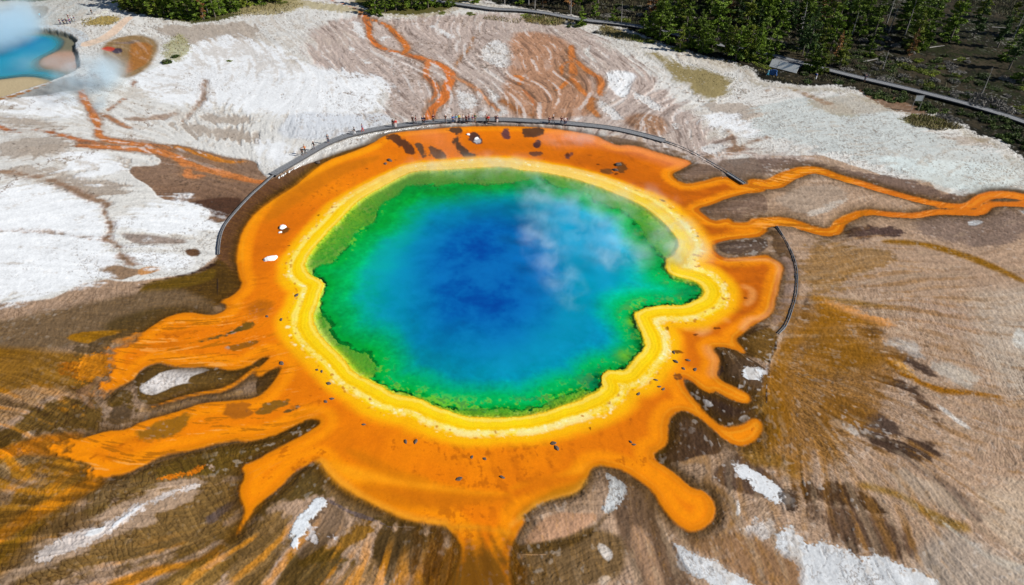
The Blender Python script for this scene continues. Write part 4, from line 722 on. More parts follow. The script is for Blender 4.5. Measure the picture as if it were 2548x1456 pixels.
# ------------------------------------------------------------------ helpers
C = scene.collection
def tag(o, label=None, cat=None, group=None, kind=None):
    if label: o['label'] = label
    if cat: o['category'] = cat
    if group: o['group'] = group
    if kind: o['kind'] = kind
    return o
def empty(name, loc=(0,0,0), rz=0.0, s=1.0):
    o = bpy.data.objects.new(name, None); C.objects.link(o); o.location = loc; o.rotation_euler = (0,0,rz)
    o.scale = (s,s,s) if np.isscalar(s) else s; o.empty_display_size = .3
    return o
def link(name, me, parent=None, m=None):
    o = bpy.data.objects.new(name, me); C.objects.link(o)
    if parent: o.parent = parent
    if m and not me.materials: me.materials.append(m)
    return o
def at(u, v, z=0.0):
    x, y = ground_xy(u, v); k = (CAM_H-z)/CAM_H
    return float(x)*k, float(y)*k
def np_mesh(name, V, F, smooth_=False):
    me = bpy.data.meshes.new(name); V = np.asarray(V, f32); F = np.asarray(F, np.int32)
    k = F.shape[1]
    me.vertices.add(len(V)); me.vertices.foreach_set('co', V.ravel())
    me.loops.add(F.size); me.loops.foreach_set('vertex_index', F.ravel())
    me.polygons.add(len(F)); me.polygons.foreach_set('loop_start', np.arange(0, F.size, k, dtype=np.int32))
    try: me.polygons.foreach_set('loop_total', np.full(len(F), k, np.int32))
    except Exception: pass
    if smooth_: me.polygons.foreach_set('use_smooth', np.ones(len(F), bool))
    me.update(calc_edges=True); me.validate()
    return me
class G:
    """collects boxes, tubes and loose faces for one mesh"""
    def __init__(s): s.v=[]; s.f=[]
    def box(s, c, d, rz=0.0, t=1.0):
        n=len(s.v); cz,sz=math.cos(rz),math.sin(rz)
        for k in (-1,1):
            q = t if k>0 else 1
            for a,b in ((-1,-1),(1,-1),(1,1),(-1,1)):
                x,y=a*d[0]/2*q,b*d[1]/2*q
                s.v.append((c[0]+x*cz-y*sz, c[1]+x*sz+y*cz, c[2]+k*d[2]/2))
        s.f += [tuple(n+i for i in q) for q in ((3,2,1,0),(4,5,6,7),(0,1,5,4),(1,2,6,5),(2,3,7,6),(3,0,4,7))]
        return s
    def tube(s, pts, rs, n=6):
        b=len(s.v); P=[Vector(p) for p in pts]
        for i,p in enumerate(P):
            d=(P[min(i+1,len(P)-1)]-P[max(i-1,0)]).normalized()
            a=d.cross(Vector((.13,.99,.05))); a=a.normalized() if a.length>1e-3 else Vector((1,0,0)); c=d.cross(a)
            for k in range(n):
                t=2*math.pi*k/n; s.v.append(tuple(p+rs[i]*(math.cos(t)*a+math.sin(t)*c)))
        for i in range(len(P)-1):
            for k in range(n):
                k2=(k+1)%n; s.f.append((b+i*n+k,b+i*n+k2,b+(i+1)*n+k2,b+(i+1)*n+k))
        s.f.append(tuple(b+k for k in range(n))[::-1]); s.f.append(tuple(b+(len(P)-1)*n+k for k in range(n)))
        return s
    def mesh(s, name, m=None, sm=False):
        me=bpy.data.meshes.new(name); me.from_pydata(s.v,[],s.f); me.update()
        if m: me.materials.append(m)
        if sm: me.polygons.foreach_set('use_smooth',[True]*len(me.polygons))
        return me

def mat(name, col=(.5,.5,.5), rough=.8, noise=None, amount=.25, bump=0.0, spec=.3, rnd=0.0, col2=None):
    m = bpy.data.materials.new(name); m.use_nodes = True; nt = m.node_tree; N = nt.nodes; L = nt.links
    b = N['Principled BSDF']; b.inputs['Roughness'].default_value = rough; b.inputs['Specular IOR Level'].default_value = spec
    b.inputs['Base Color'].default_value = (*col,1)
    out = None
    if noise:
        tc = N.new('ShaderNodeTexCoord'); nz = N.new('ShaderNodeTexNoise'); nz.inputs['Scale'].default_value = noise; nz.inputs['Detail'].default_value = 5
        L.new(tc.outputs['Object'], nz.inputs['Vector'])
        r = N.new('ShaderNodeValToRGB'); a = 1-amount; c2 = col2 or tuple(min(1,c*(1+amount)) for c in col)
        r.color_ramp.elements[0].position=.3; r.color_ramp.elements[1].position=.7
        r.color_ramp.elements[0].color=(*[c*a for c in col],1); r.color_ramp.elements[1].color=(*c2,1)
        L.new(nz.outputs['Fac'], r.inputs[0]); out = r.outputs[0]
        if bump:
            bp = N.new('ShaderNodeBump'); bp.inputs['Strength'].default_value = bump; bp.inputs['Distance'].default_value=.05
            L.new(nz.outputs['Fac'], bp.inputs['Height']); L.new(bp.outputs[0], b.inputs['Normal'])
    if rnd:
        oi = N.new('ShaderNodeObjectInfo'); mr = N.new('ShaderNodeMapRange'); mr.inputs[3].default_value=1-rnd; mr.inputs[4].default_value=1+rnd
        L.new(oi.outputs['Random'], mr.inputs[0]); mx = N.new('ShaderNodeMix'); mx.data_type='RGBA'; mx.blend_type='MULTIPLY'; mx.inputs[0].default_value=1
        if out: L.new(out, mx.inputs[6])
        else: mx.inputs[6].default_value=(*col,1)
        L.new(mr.outputs[0], mx.inputs[7]); out = mx.outputs[2]
    if out: L.new(out, b.inputs['Base Color'])
    return m

# ------------------------------------------------------------------ ground
ALB = 0.80                                   # palest sinter reflects about this much
def grid_faces(mask=None):
    idx = np.arange(NV*NU, dtype=np.int32).reshape(NV, NU)
    q = np.stack([idx[:-1,:-1], idx[1:,:-1], idx[1:,1:], idx[:-1,1:]], -1)
    # rows run from far to near, so this order faces up
    if mask is not None: q = q[mask]
    return q.reshape(-1,4)
def add_col(me, name, arr):
    a = me.attributes.new(name, 'FLOAT_COLOR', 'POINT')
    c = np.ones((len(arr),4), f32); c[:,:3] = arr; a.data.foreach_set('color', c.ravel())
def add_val(me, name, arr):
    a = me.attributes.new(name, 'FLOAT', 'POINT'); a.data.foreach_set('value', np.ascontiguousarray(arr, f32).ravel())
gv = np.stack([GX, GY, Z], -1).reshape(-1,3)
gm = np_mesh('ground', gv, grid_faces(), True)
add_col(gm, 'mineral', COL.reshape(-1,3)*ALB)
add_val(gm, 'wet', np.clip(wet,0,1)*(1-sh[...,0]))
def ground_material():
    m = bpy.data.materials.new('sinter_and_mats'); m.use_nodes=True; N=m.node_tree.nodes; L=m.node_tree.links; b=N['Principled BSDF']
    at_=N.new('ShaderNodeAttribute'); at_.attribute_name='mineral'; aw=N.new('ShaderNodeAttribute'); aw.attribute_name='wet'
    tc=N.new('ShaderNodeTexCoord'); n1=N.new('ShaderNodeTexNoise'); n1.inputs['Scale'].default_value=2.3; n1.inputs['Detail'].default_value=7; n1.inputs['Roughness'].default_value=.72
    L.new(tc.outputs['Object'], n1.inputs['Vector'])
    mr=N.new('ShaderNodeMapRange'); mr.inputs[1].default_value=.3; mr.inputs[2].default_value=.7; 
    for k_,lo_,hi_ in ((3,.88,.96),(4,1.10,1.035)):
        q_=N.new('ShaderNodeMapRange'); q_.inputs[3].default_value=lo_; q_.inputs[4].default_value=hi_; L.new(aw.outputs['Fac'], q_.inputs[0]); L.new(q_.outputs[0], mr.inputs[k_])
    L.new(n1.outputs['Fac'], mr.inputs[0])
    mx=N.new('ShaderNodeMix'); mx.data_type='RGBA'; mx.blend_type='MULTIPLY'; mx.inputs[0].default_value=1
    L.new(at_.outputs['Color'], mx.inputs[6]); L.new(mr.outputs[0], mx.inputs[7]); L.new(mx.outputs[2], b.inputs['Base Color'])
    rr=N.new('ShaderNodeMapRange'); rr.inputs[3].default_value=.85; rr.inputs[4].default_value=.42; L.new(aw.outputs['Fac'], rr.inputs[0]); L.new(rr.outputs[0], b.inputs['Roughness'])
    b.inputs['Specular IOR Level'].default_value=.08
    bp=N.new('ShaderNodeBump'); bp.inputs['Strength'].default_value=.3; bp.inputs['Distance'].default_value=.06; L.new(n1.outputs['Fac'], bp.inputs['Height']); L.new(bp.outputs[0], b.inputs['Normal'])
    return m
ground = link('ground', gm, m=ground_material()); tag(ground, kind='structure')

def water(name, mask_v, colr, opac, z):
    mq = mask_v[:-1,:-1]|mask_v[1:,:-1]|mask_v[1:,1:]|mask_v[:-1,1:]
    F = grid_faces(mq); used, inv = np.unique(F, return_inverse=True)
    P = np.stack([GX.ravel()[used], GY.ravel()[used], np.full(len(used), z, f32)], -1)
    me = np_mesh(name, P, inv.reshape(-1,4), True)
    add_col(me, 'tint', colr.reshape(-1,3)[used]); add_val(me, 'murk', opac.ravel()[used])
    m = bpy.data.materials.new(name); m.use_nodes=True; N=m.node_tree.nodes; L=m.node_tree.links; N.clear()
    o=N.new('ShaderNodeOutputMaterial'); a=N.new('ShaderNodeAttribute'); a.attribute_name='tint'; k=N.new('ShaderNodeAttribute'); k.attribute_name='murk'
    df=N.new('ShaderNodeBsdfDiffuse'); L.new(a.outputs['Color'], df.inputs[0])
    tr=N.new('ShaderNodeBsdfTransparent'); tr.inputs[0].default_value=(.93,.99,.96,1)
    m1=N.new('ShaderNodeMixShader'); L.new(k.outputs['Fac'], m1.inputs[0]); L.new(tr.outputs[0], m1.inputs[1]); L.new(df.outputs[0], m1.inputs[2])
    gl=N.new('ShaderNodeBsdfGlossy'); gl.inputs['Roughness'].default_value=.12
    lw=N.new('ShaderNodeLayerWeight'); lw.inputs['Blend'].default_value=.5
    pw=N.new('ShaderNodeMath'); pw.operation='POWER'; pw.inputs[1].default_value=5; L.new(lw.outputs['Facing'], pw.inputs[0])
    fr=N.new('ShaderNodeMapRange'); fr.inputs[3].default_value=.02; fr.inputs[4].default_value=1; L.new(pw.outputs[0], fr.inputs[0])
    nz=N.new('ShaderNodeTexNoise'); nz.inputs['Scale'].default_value=3.0; nz.inputs['Detail'].default_value=3
    tc=N.new('ShaderNodeTexCoord'); L.new(tc.outputs['Object'], nz.inputs['Vector'])
    bp=N.new('ShaderNodeBump'); bp.inputs['Strength'].default_value=.35; bp.inputs['Distance'].default_value=.03; L.new(nz.outputs['Fac'], bp.inputs['Height'])
    L.new(bp.outputs[0], gl.inputs['Normal']); L.new(bp.outputs[0], lw.inputs['Normal'])
    m2=N.new('ShaderNodeMixShader'); L.new(fr.outputs[0], m2.inputs[0]); L.new(m1.outputs[0], m2.inputs[1]); L.new(gl.outputs[0], m2.inputs[2]); L.new(m2.outputs[0], o.inputs[0])
    return tag(link(name, me, m=m), kind='structure')
water('pool_water', (D<.5)&(R0<1.5), WC*.84, WA, -.14)
water('crater_pool_water', (sd_p2<.8)&(Cr<.2), W2C*.9, W2A, -1.75)

def zground(x, y):
    """height of the ground sheet under a point"""
    iv = np.interp(y, _vs_full[::-1], np.arange(NV)[::-1]); v = np.interp(iv, np.arange(NV), VS)
    t = CAM_H/max(_sp+(v-CY)/FOC*_cp, 1e-3); iu = np.interp(x/t*FOC+CX, US, np.arange(NU))
    return float(Z[int(iv+.5), int(iu+.5)])
_vs_full = np.array([float(ground_xy(CX, v)[1]) for v in VS])

# ------------------------------------------------------------------ boardwalks
wood = mat('weathered_wood', (.19,.195,.205), .85, 3.0, .25, .3, rnd=.05)
wood_d = mat('dark_wood', (.055,.05,.05), .9, 2.0, .3)
pale = mat('pale_edge_board', (.50,.46,.42), .8, 2.5, .25)
def resample(p, step):
    p = smooth(p, False, 2); s = np.concatenate([[0], np.cumsum(np.hypot(*np.diff(p,axis=0).T))])
    n = max(2, int(s[-1]/step)); t = np.linspace(0, s[-1], n+1)
    return np.stack([np.interp(t, s, p[:,0]), np.interp(t, s, p[:,1])],1)
def strip(g, pts, off, w, z0, z1, nrm):
    b=len(g.v); n=len(pts)
    for i in range(n):
        for o_,z in ((off-w/2,z0),(off+w/2,z0),(off+w/2,z1),(off-w/2,z1)):
            g.v.append((pts[i,0]+nrm[i,0]*o_, pts[i,1]+nrm[i,1]*o_, z))
    for i in range(n-1):
        for k in range(4):
            k2=(k+1)%4; g.f.append((b+i*4+k, b+(i+1)*4+k, b+(i+1)*4+k2, b+i*4+k2))
    g.f.append((b,b+1,b+2,b+3)); e=b+(n-1)*4; g.f.append((e+3,e+2,e+1,e))
def normals(p):
    d=np.gradient(p,axis=0); d/=np.hypot(d[:,0],d[:,1])[:,None]; return np.stack([-d[:,1],d[:,0]],1)
def boardwalk(pts, width, h, label, plank=.42):
    root = empty('boardwalk', (float(pts[0,0]), float(pts[0,1]), 0)); tag(root, label, 'boardwalk')
    rp = pts-pts[0]
    P = resample(rp, plank); Nn = normals(P); rng = random.Random(3)
    g = G()
    for i in range(len(P)-1):
        c = (P[i]+P[i+1])/2; d = P[i+1]-P[i]; L = math.hypot(*d); a = math.atan2(d[1],d[0])
        g.box((c[0],c[1],h-.04+rng.uniform(-.012,.012)), (L-.05, width+rng.uniform(-.05,.05), .07), a)
    pk = link('planks', g.mesh('planks', wood), root); pk['kind']='stuff'
    Q = resample(rp, 3.0); Nq = normals(Q)
    for sgn,nm in ((1,'far'),(-1,'near')):
        g=G(); strip(g, Q, sgn*(width/2-.08), .12, h+.004, h+.15, Nq); link('kerb_rail', g.mesh('kerb_rail', wood if sgn>0 else wood_d), root)  # near rail gets the dark tone, standing in for the shadow line there
        g=G(); strip(g, Q, sgn*max(width/2-.35,.12), .14, h-.38, h-.085, Nq); link('stringer', g.mesh('stringer', wood_d), root)
    pm = G().box((0,0,0),(.22,.22,h+.25)).mesh('post', wood_d)
    for i in range(len(Q)):
        for sgn in (1,-1):
            q = Q[i]+Nq[i]*sgn*max(width/2-.6,.14); o = link('post', pm, root); o.location=(q[0],q[1],(h-.39)-(h+.25)/2)
    return root
WALK = W('V',[(680,439),(694,430),(714,419.5),(759,393),(805,365.5),(850,346),(907,331.5),(964,321),(998,316.5),(1040,311),(1075,307.5),(1143,303.5),(1211,302),(1268,302.5),(1311,305),(1390,309.5),(1481,318),(1538,326),(1601,341),(1651,355),(1702,373),(1777,414),(1848,459)])
boardwalk(WALK[:-3], 2.6, .62, 'grey plank boardwalk curving round the far rim of the hot spring', .42)
for a,b,lab in (([(1060,0),(1088,8),(1140,15),(1197,23),(1228,28),(1293,30),(1349,36),(1409,48),(1447,55),(1525,62),(1586,70),(1666,87),(1739,107),(1820,123),(1897,138),(1942,149),(1987,160),(2061,180),(2137,199),(2237,222),(2313,241),(2381,258),(2450,278),(2520,300),(2600,330)],3.1,'long grey boardwalk running along the forest edge at the right'),):
    boardwalk(W('V',a), b, .8, lab, .55)
boardwalk(W('V',[(-60,128),(0,118)]+[(-1,117)]), 1.0, .3, '') if False else None
for p_,w_,lab_ in ((W('V',[(1651,355),(1702,373),(1777,414),(1815,438),(1850,460)]),1.2,'thin dark plank walk above the two orange wedges at the upper right of the spring'),(W('V',[(1930,566),(1950,598),(1971,638),(1982,681),(1979,733),(1973,758),(1955,814),(1934,834)]),.6,'thin dark plank walk curving round the right orange lobe'),
                   (W('V',[(680,439),(650,466),(620,492),(568,550),(552,576),(545,608),(544,636)]),.7,'thin dark plank walk down the brown left rim of the spring')):
    boardwalk(p_, w_, .42, lab_, .5)
# pale crust along the near edge of the walk, joined: nobody could count the lumps
def lump(g, x, y, z, r, rng):
    b=len(g.v)
    for k in range(6):
        t=k*math.pi/3+rng.uniform(-.3,.3); q=r*rng.uniform(.7,1.25); g.v.append((x+q*math.cos(t), y+q*math.sin(t), z))
    for k in range(5):
        t=k*math.pi*2/5; q=r*rng.uniform(.35,.6); g.v.append((x+q*math.cos(t), y+q*math.sin(t), z+r*rng.uniform(.5,.8)))
    for k in range(6): g.f.append((b+k, b+(k+1)%6, b+6+min(4,(k+1)*5//6%5 if k<5 else 0), b+6+(k*5//6))) if (k*5//6)!=((k+1)*5//6%5 if k<5 else 0) else g.f.append((b+k,b+(k+1)%6,b+6+(k*5//6)))
    g.f.append(tuple(b+6+k for k in range(5)))
rng = random.Random(11)
white_m = mat('white_sinter', (.74,.74,.73), .8, 4, .2, .4); rockd = mat('dark_rock', (.10,.075,.06), .85, 5, .35, .5)
g = G()
Q = resample(WALK, .5); Nq = normals(Q)
for i in range(len(Q)):
    f = i/len(Q)
    if f < .36 and rng.random() < .9: 
        for _ in range(2): o_=-(1.75+rng.uniform(-.1,.5)); lump(g, Q[i,0]+Nq[i,0]*o_, Q[i,1]+Nq[i,1]*o_, .0, rng.uniform(.12,.34), rng)
    elif rng.random() < .12: o_=-(1.8+rng.uniform(0,.6)); lump(g, Q[i,0]+Nq[i,0]*o_, Q[i,1]+Nq[i,1]*o_, .0, rng.uniform(.1,.25), rng)
tag(link('sinter_rubble', g.mesh('sinter_rubble', white_m)), 'white crumbly sinter rubble along the near foot of the curved boardwalk', 'rubble', kind='stuff')

# ------------------------------------------------------------------ rocks
def rock_mesh(seed, m):
    r_ = random.Random(seed); bm = bmesh.new(); bmesh.ops.create_icosphere(bm, subdivisions=2, radius=1)
    cuts=[(Vector((r_.uniform(-1,1),r_.uniform(-1,1),r_.uniform(-.3,1))).normalized(), r_.uniform(.45,.85)) for _ in range(9)]
    for v in bm.verts:
        for n_,d_ in cuts:
            k=v.co.dot(n_)
            if k>d_: v.co -= n_*(k-d_)
        v.co.z *= .62; v.co *= r_.uniform(.94,1.06)
    me=bpy.data.meshes.new('rock'); bm.to_mesh(me); bm.free(); me.materials.append(m); return me
rk_w=[rock_mesh(i,white_m) for i in range(3)]; rk_d=[rock_mesh(10+i,rockd) for i in range(3)]
def rock(u, v, r, white, label, grp=None, sx=1.3):
    x,y=at(u,v); o=link('rock', rng.choice(rk_w if white else rk_d)); o.location=(x,y,zground(x,y)+r*.2); o.scale=(r*sx,r,r*.8); o.rotation_euler=(0,0,rng.uniform(0,6))
    tag(o,label,'rock',grp)
rock(672,646,1.2,1,'large white rock alone on the orange mat at the left',sx=1.7); rock(704,565,1.0,1,'small white rock above the large one on the left orange mat'); rock(697,579,.45,1,'tiny white rock just below the small white one on the left mat')
rock(1166,335,.6,1,'white rock inside a dark stain below the boardwalk crowd'); rock(1185,346,.75,1,'second white rock at the lower end of the dark stain below the boardwalk')
rock(1540,410,1.1,0,'dark jagged rock on the orange mat below the right boardwalk'); rock(1530,424,.8,0,'smaller dark rock beside the jagged one on the far orange mat'); rock(970,400,.8,0,'dark stone on the orange mat above the yellow rim, upper left'); rock(958,408,.55,0,'little dark stone left of its larger neighbour above the yellow rim')
rock(790,404,.9,0,'dark stone standing in the brown shallows below the left boardwalk')
for i,(u,v) in enumerate([(700,795),(738,735),(664,788),(788,920),(800,925),(826,992),(810,1000),(905,1056),(1033,1100),(1009,1100),(1173,1138),(1205,1141),(1375,1103),(1384,1115),(1568,1099),(1577,1106),(1680,900),(1676,878),(1700,918),(1632,946),(1640,962),(1650,968),(1588,980),(1250,1188),(1142,1192),(818,955),(700,905),(1712,897),(1728,920)]):
    hr=int(round(math.degrees(math.atan2(u-1250,-(v-730)*1.25))/30))%12 or 12; dd_=math.hypot(u-1250,(v-730)*1.25)
    nm_={1:'one',2:'two',3:'three',4:'four',5:'five',6:'six',7:'seven',8:'eight',9:'nine',10:'ten',11:'eleven',12:'twelve'}[hr]
    rock(u,v,rng.uniform(.28,.5),0,f"small dark stone at {nm_} o'clock of the pool, {'touching the yellow rim' if dd_<500 else 'a little off the yellow rim' if dd_<560 else 'far out on the orange mat'}",'small dark stones dotted on the orange mat',1.5)

# ------------------------------------------------------------------ trees
def needle_mat(name, c1, c2):
    m = mat(name, c1, .65, .5, .35, rnd=.28, col2=c2, spec=.25); return m
fir = needle_mat('pine_needles', (.055,.110,.010), (.19,.28,.022)); fir2 = needle_mat('yellow_needles',(.11,.15,.014),(.24,.28,.03)); fir_d = needle_mat('dark_needles',(.028,.06,.016),(.07,.12,.025))
leaf = needle_mat('shrub_leaves', (.035,.065,.012), (.10,.14,.03)); dry_l = needle_mat('dry_twigs',(.16,.15,.13),(.27,.25,.22)); rust_l = needle_mat('rust_needles',(.20,.09,.03),(.32,.16,.05))
bark = mat('bark',(.12,.10,.085),.9,3,.4); bark_g = mat('dead_wood',(.26,.245,.23),.9,3,.3)
def cluster(P, S, Nrm, seed, shape=.45):
    """a pointed quad per clump"""
    r=np.random.default_rng(seed); n=len(P)
    a=r.normal(size=(n,3)); d=Nrm+.55*a; d/=np.linalg.norm(d,axis=1)[:,None]
    b=np.cross(d, r.normal(size=(n,3))); b/=np.linalg.norm(b,axis=1)[:,None]
    L=S[:,None]*d; Wd=S[:,None]*shape*b
    V=np.stack([P-L*.5, P+Wd*.5, P+L*.6, P-Wd*.5],1).reshape(-1,3)
    return V, np.arange(n*4).reshape(-1,4)
def conifer(seed, H=14., R=2.6, n=1500, base=.12, m=None, ragged=.3):
    r=np.random.default_rng(seed)
    nb=int(46*H/14); hs=np.sort(base+ (1-base)*r.random(nb)**.9); az=r.random(nb)*6.283; ln=R*(1-hs)**.75*(1-ragged+ragged*2*r.random(nb)*.8)+.25
    prof = 1-.35*np.exp(-((hs-base)/.08)**2); ln*=prof
    bi=r.choice(nb, n, p=ln/ln.sum()); t=r.random(n)**.6
    x=np.cos(az[bi])*ln[bi]*t; y=np.sin(az[bi])*ln[bi]*t; z=hs[bi]*H+ t*ln[bi]*(.25-.5*(1-hs[bi]))
    P=np.stack([x,y,z],1)+r.normal(size=(n,3))*np.array([.22,.22,.16])*(.4+.6*(1-hs[bi,None]))
    top=np.stack([r.normal(size=60)*.12, r.normal(size=60)*.12, H*(.9+.13*r.random(60))],1); P=np.concatenate([P,top])
    out=np.stack([P[:,0],P[:,1],np.full(len(P),.35)+.0*P[:,2]],1); out/=np.linalg.norm(out,axis=1)[:,None]+1e-6
    S=.42+.42*r.random(len(P)); S*=np.where(P[:,2]>H*.85,.6,1)
    V,F=cluster(P,S,out,seed+1,.33)
    me=np_mesh('crown',V,F); me.materials.append(m or fir)
    g=G(); g.tube([(0,0,-.5),(0.02,0,H*.4),(0,.03,H*.93)],[.26,.17,.04],7)
    for k in range(0,nb,3):
        g.tube([(0,0,hs[k]*H),(math.cos(az[k])*ln[k]*.8,math.sin(az[k])*ln[k]*.8,hs[k]*H-.1*ln[k])],[.05,.02],3)
    return me, g.mesh('trunk', bark)
def snag(seed, H, m=bark_g, lean=.05):
    r=random.Random(seed); g=G(); lx=r.uniform(-lean,lean)*H; g.tube([(0,0,-.4),(lx*.4,0,H*.5),(lx,0,H)],[.22,.14,.03],6)
    for k in range(16):
        h=r.uniform(.25,.95); a=r.uniform(0,6.28); l=(1.1-h)*r.uniform(1.2,2.6); x=lx*h
        g.tube([(x,0,h*H),(x+math.cos(a)*l*.6,math.sin(a)*l*.6,h*H-.05*l),(x+math.cos(a)*l,math.sin(a)*l,h*H+.15*l)],[.05,.03,.012],3)
    return g.mesh('trunk', m)
def shrub_mesh(seed, n, m, flat=.6):
    r=np.random.default_rng(seed); lob=r.normal(size=(6,3))*np.array([.45,.45,.15]); P=lob[r.integers(0,6,n)]
    d=r.normal(size=(n,3)); d/=np.linalg.norm(d,axis=1)[:,None]; P=P+d*(.55*r.random(n)**.4)[:,None]; P[:,2]=np.abs(P[:,2])*flat+.05
    V,F=cluster(P, .14+.16*r.random(n), d+np.array([0,0,.4]), seed, .5); me=np_mesh('foliage',V,F); me.materials.append(m); return me
def stems(seed, m):
    r=random.Random(seed); g=G()
    for k in range(9):
        a=r.uniform(0,6.28); l=r.uniform(.3,.8); g.tube([(0,0,-.1),(math.cos(a)*l*.5,math.sin(a)*l*.5,.35),(math.cos(a)*l,math.sin(a)*l,.3+r.uniform(.1,.4))],[.03,.02,.01],3)
    return g.mesh('stem', m)
kinds = {'pine':[conifer(i,14,3.0,4600,.06,fir) for i in range(3)], 'young':[conifer(20+i,7.5,2.1,2200,.0,fir) for i in range(2)], 'gold':[conifer(30+i,12,2.6,3400,.05,fir2) for i in range(2)],
         'slim':[conifer(40+i,13,1.8,2400,.15,fir_d,.4) for i in range(2)], 'rust':[conifer(50,11,1.6,700,.15,rust_l,.4)]}
snags=[snag(i,h) for i,h in ((1,11),(2,9),(3,13))]
bushes={'green':[shrub_mesh(i,900,leaf) for i in (1,2,3)],'dry':[shrub_mesh(i,650,dry_l,.8) for i in (5,6)],'olive':[shrub_mesh(8,900,fir2,.5)]}
stem_m=[stems(1,bark),stems(2,bark_g)]
DESC={'pine':'broad green pine','young':'young low green pine','gold':'yellow-green pine','slim':'slim dark pine','rust':'rusty dying pine','snag':'bare grey dead tree'}
def zone(u,v):
    if u<100: return 'at the top left corner behind the steam'
    if u<720: return 'in the pine clump right of the turquoise pool, '+('left end' if u<380 else 'left part' if u<450 else 'middle' if u<540 else 'right part' if u<620 else 'right end')
    if u<1210: return 'in the pine clump at the top centre, '+('left end' if u<960 else 'left part' if u<1010 else 'middle' if u<1060 else 'right end')
    d=v-float(np.interp(u,BW_u,BW_v))
    a='near side of' if d>0 else 'close behind' if d>-38 else 'well behind' if v>60 else 'far behind'
    us=[1330,1460,1600,1740,1880,2000,2120,2240,2360,2460]
    nm=['left end of the far boardwalk','the far boardwalk above the yellow grass','the far boardwalk above the ochre streams','the far boardwalk gap','the person in pink','the pines left of the platform','the pale platform','the boardwalk right of the platform','the trail sign','the right shrubs','the right picture edge']
    return a+' '+nm[int(np.searchsorted(us,u))]
BW_u=[1088,1293,1447,1586,1739,1897,2061,2237,2381,2600]; BW_v=[8,30,55,70,107,138,180,222,258,330]
def sized(s): return 'very tall' if s>1.05 else 'tall' if s>.88 else 'mid-sized' if s>.7 else 'small'
def tree(u, v, kind, s=1.0, rs=None, label=None):
    x,y=at(u,v); z=zground(x,y)-.1; rs=rs or s; rs=rs*1.55; hs=s*1.35
    o=empty('dead_tree' if kind=='snag' else 'pine_tree',(x,y,z),rng.uniform(0,6.28),(rs,rs,hs))
    tag(o, label or f'{sized(s)} {DESC[kind]} {zone(u,v)}', 'tree', 'trees of the forest edge')
    if kind=='snag': link('trunk', rng.choice(snags), o)
    else:
        c,t=rng.choice(kinds[kind]); link('crown', c, o); link('trunk', t, o)
    return o
def shrub(u, v, kind, r, h=None, label=None, grp='low shrubs along the forest edge'):
    x,y=at(u,v); o=empty('shrub',(x,y,zground(x,y)-.05),rng.uniform(0,6.28),(r,r,(h or r)))
    w={'green':'dark green leafy shrub','dry':'grey twiggy shrub','olive':'yellow-green low shrub'}[kind]; w=('big ' if r>2.1 else 'small ' if r<1.65 else 'middling ')+w
    tag(o, label or f'{w} {zone(u,v)}', 'shrub', None if label else grp)
    link('foliage', rng.choice(bushes[kind]), o); link('stem', stem_m[kind=='dry'], o)
# traced from the photograph: (u, v of the foot, kind, height factor)
for u,v,k,s in [(2065,128,'pine',1.05),(2040,132,'gold',.7),(2098,130,'young',.8),(1640,98,'pine',.95),(1660,104,'young',1.1),(1618,88,'young',.9),(1690,128,'gold',.6),(1710,118,'young',1.1),(1745,132,'pine',.6),(1770,120,'young',.8),
   (1800,138,'pine',.75),(1830,150,'young',1.2),(1858,152,'gold',.8),(1880,148,'pine',.7),(1905,156,'young',.8),(1780,100,'pine',1.1),(1850,95,'gold',1.1),(1900,70,'pine',1.1),(1635,40,'gold',.7),(1480,40,'young',.7),(1525,55,'young',.6),(1445,62,'young',.75),
   (2265,130,'gold',.95),(2290,120,'young',1.2),(2170,100,'pine',.9),(2205,45,'slim',.6),(2360,85,'gold',1.0),(2320,45,'pine',1.),(2260,28,'pine',.8),(2130,40,'pine',.9),(2100,60,'slim',1.),(2440,45,'gold',.8),(2515,60,'gold',.7),(2420,95,'slim',.9),
   (1735,120,'pine',.75),(1752,128,'young',1.1),(1815,140,'gold',.7),(1845,146,'pine',.7),(1868,152,'young',1.1),(2012,176,'young',.9),(2030,180,'young',1.),(2046,184,'gold',.5),(1600,80,'young',.8),(1628,92,'pine',.8),(2535,90,'pine',.9),(2500,150,'young',.9),(2480,120,'slim',.8),(2540,205,'young',1.),(2000,60,'pine',.9),(1960,90,'slim',.9),(1930,40,'pine',.9),(1985,118,'slim',.7),(2160,140,'young',.7),
   (1420,36,'snag',.7),(1545,58,'snag',.6),(1995,60,'snag',1.),(2118,90,'snag',.8),(2250,90,'snag',.8),(2195,175,'snag',.5),(2210,82,'snag',.9),(2520,95,'snag',.8),(2440,240,'snag',.6),(1810,60,'rust',1.),(1350,20,'rust',.7),(1255,12,'snag',.8),(1330,22,'snag',.7),(1315,12,'snag',.9),(1290,10,'young',.7),
   (1180,6,'young',.7),(935,36,'young',.9),(958,30,'pine',.6),(985,26,'pine',.7),(1005,24,'gold',.7),(1025,22,'pine',.75),(1045,20,'young',1.1),(1065,20,'pine',.7),(1085,14,'young',1.),(1110,12,'pine',.7),(968,18,'pine',.8),(1015,10,'pine',.8),(1055,8,'pine',.8),(920,14,'young',1.1),(1125,18,'young',.6)]:
    tree(u,v,k,s)
for i in range(42):
    u=290+i*9.6+rng.uniform(-5,5); edge=np.interp(u,[290,370,480,560,600,700],[22,40,56,44,26,8])
    v=edge-abs(rng.gauss(0,1))*12-2; tree(u,v,rng.choice(['pine','pine','gold','young','gold']),rng.uniform(.55,.85),rng.uniform(.7,.95))
tree(508,50,'rust',.7); tree(520,44,'snag',.6); tree(500,40,'rust',.8); tree(20,2,'young',.8); tree(45,-2,'gold',.7); tree(70,-4,'young',.8)
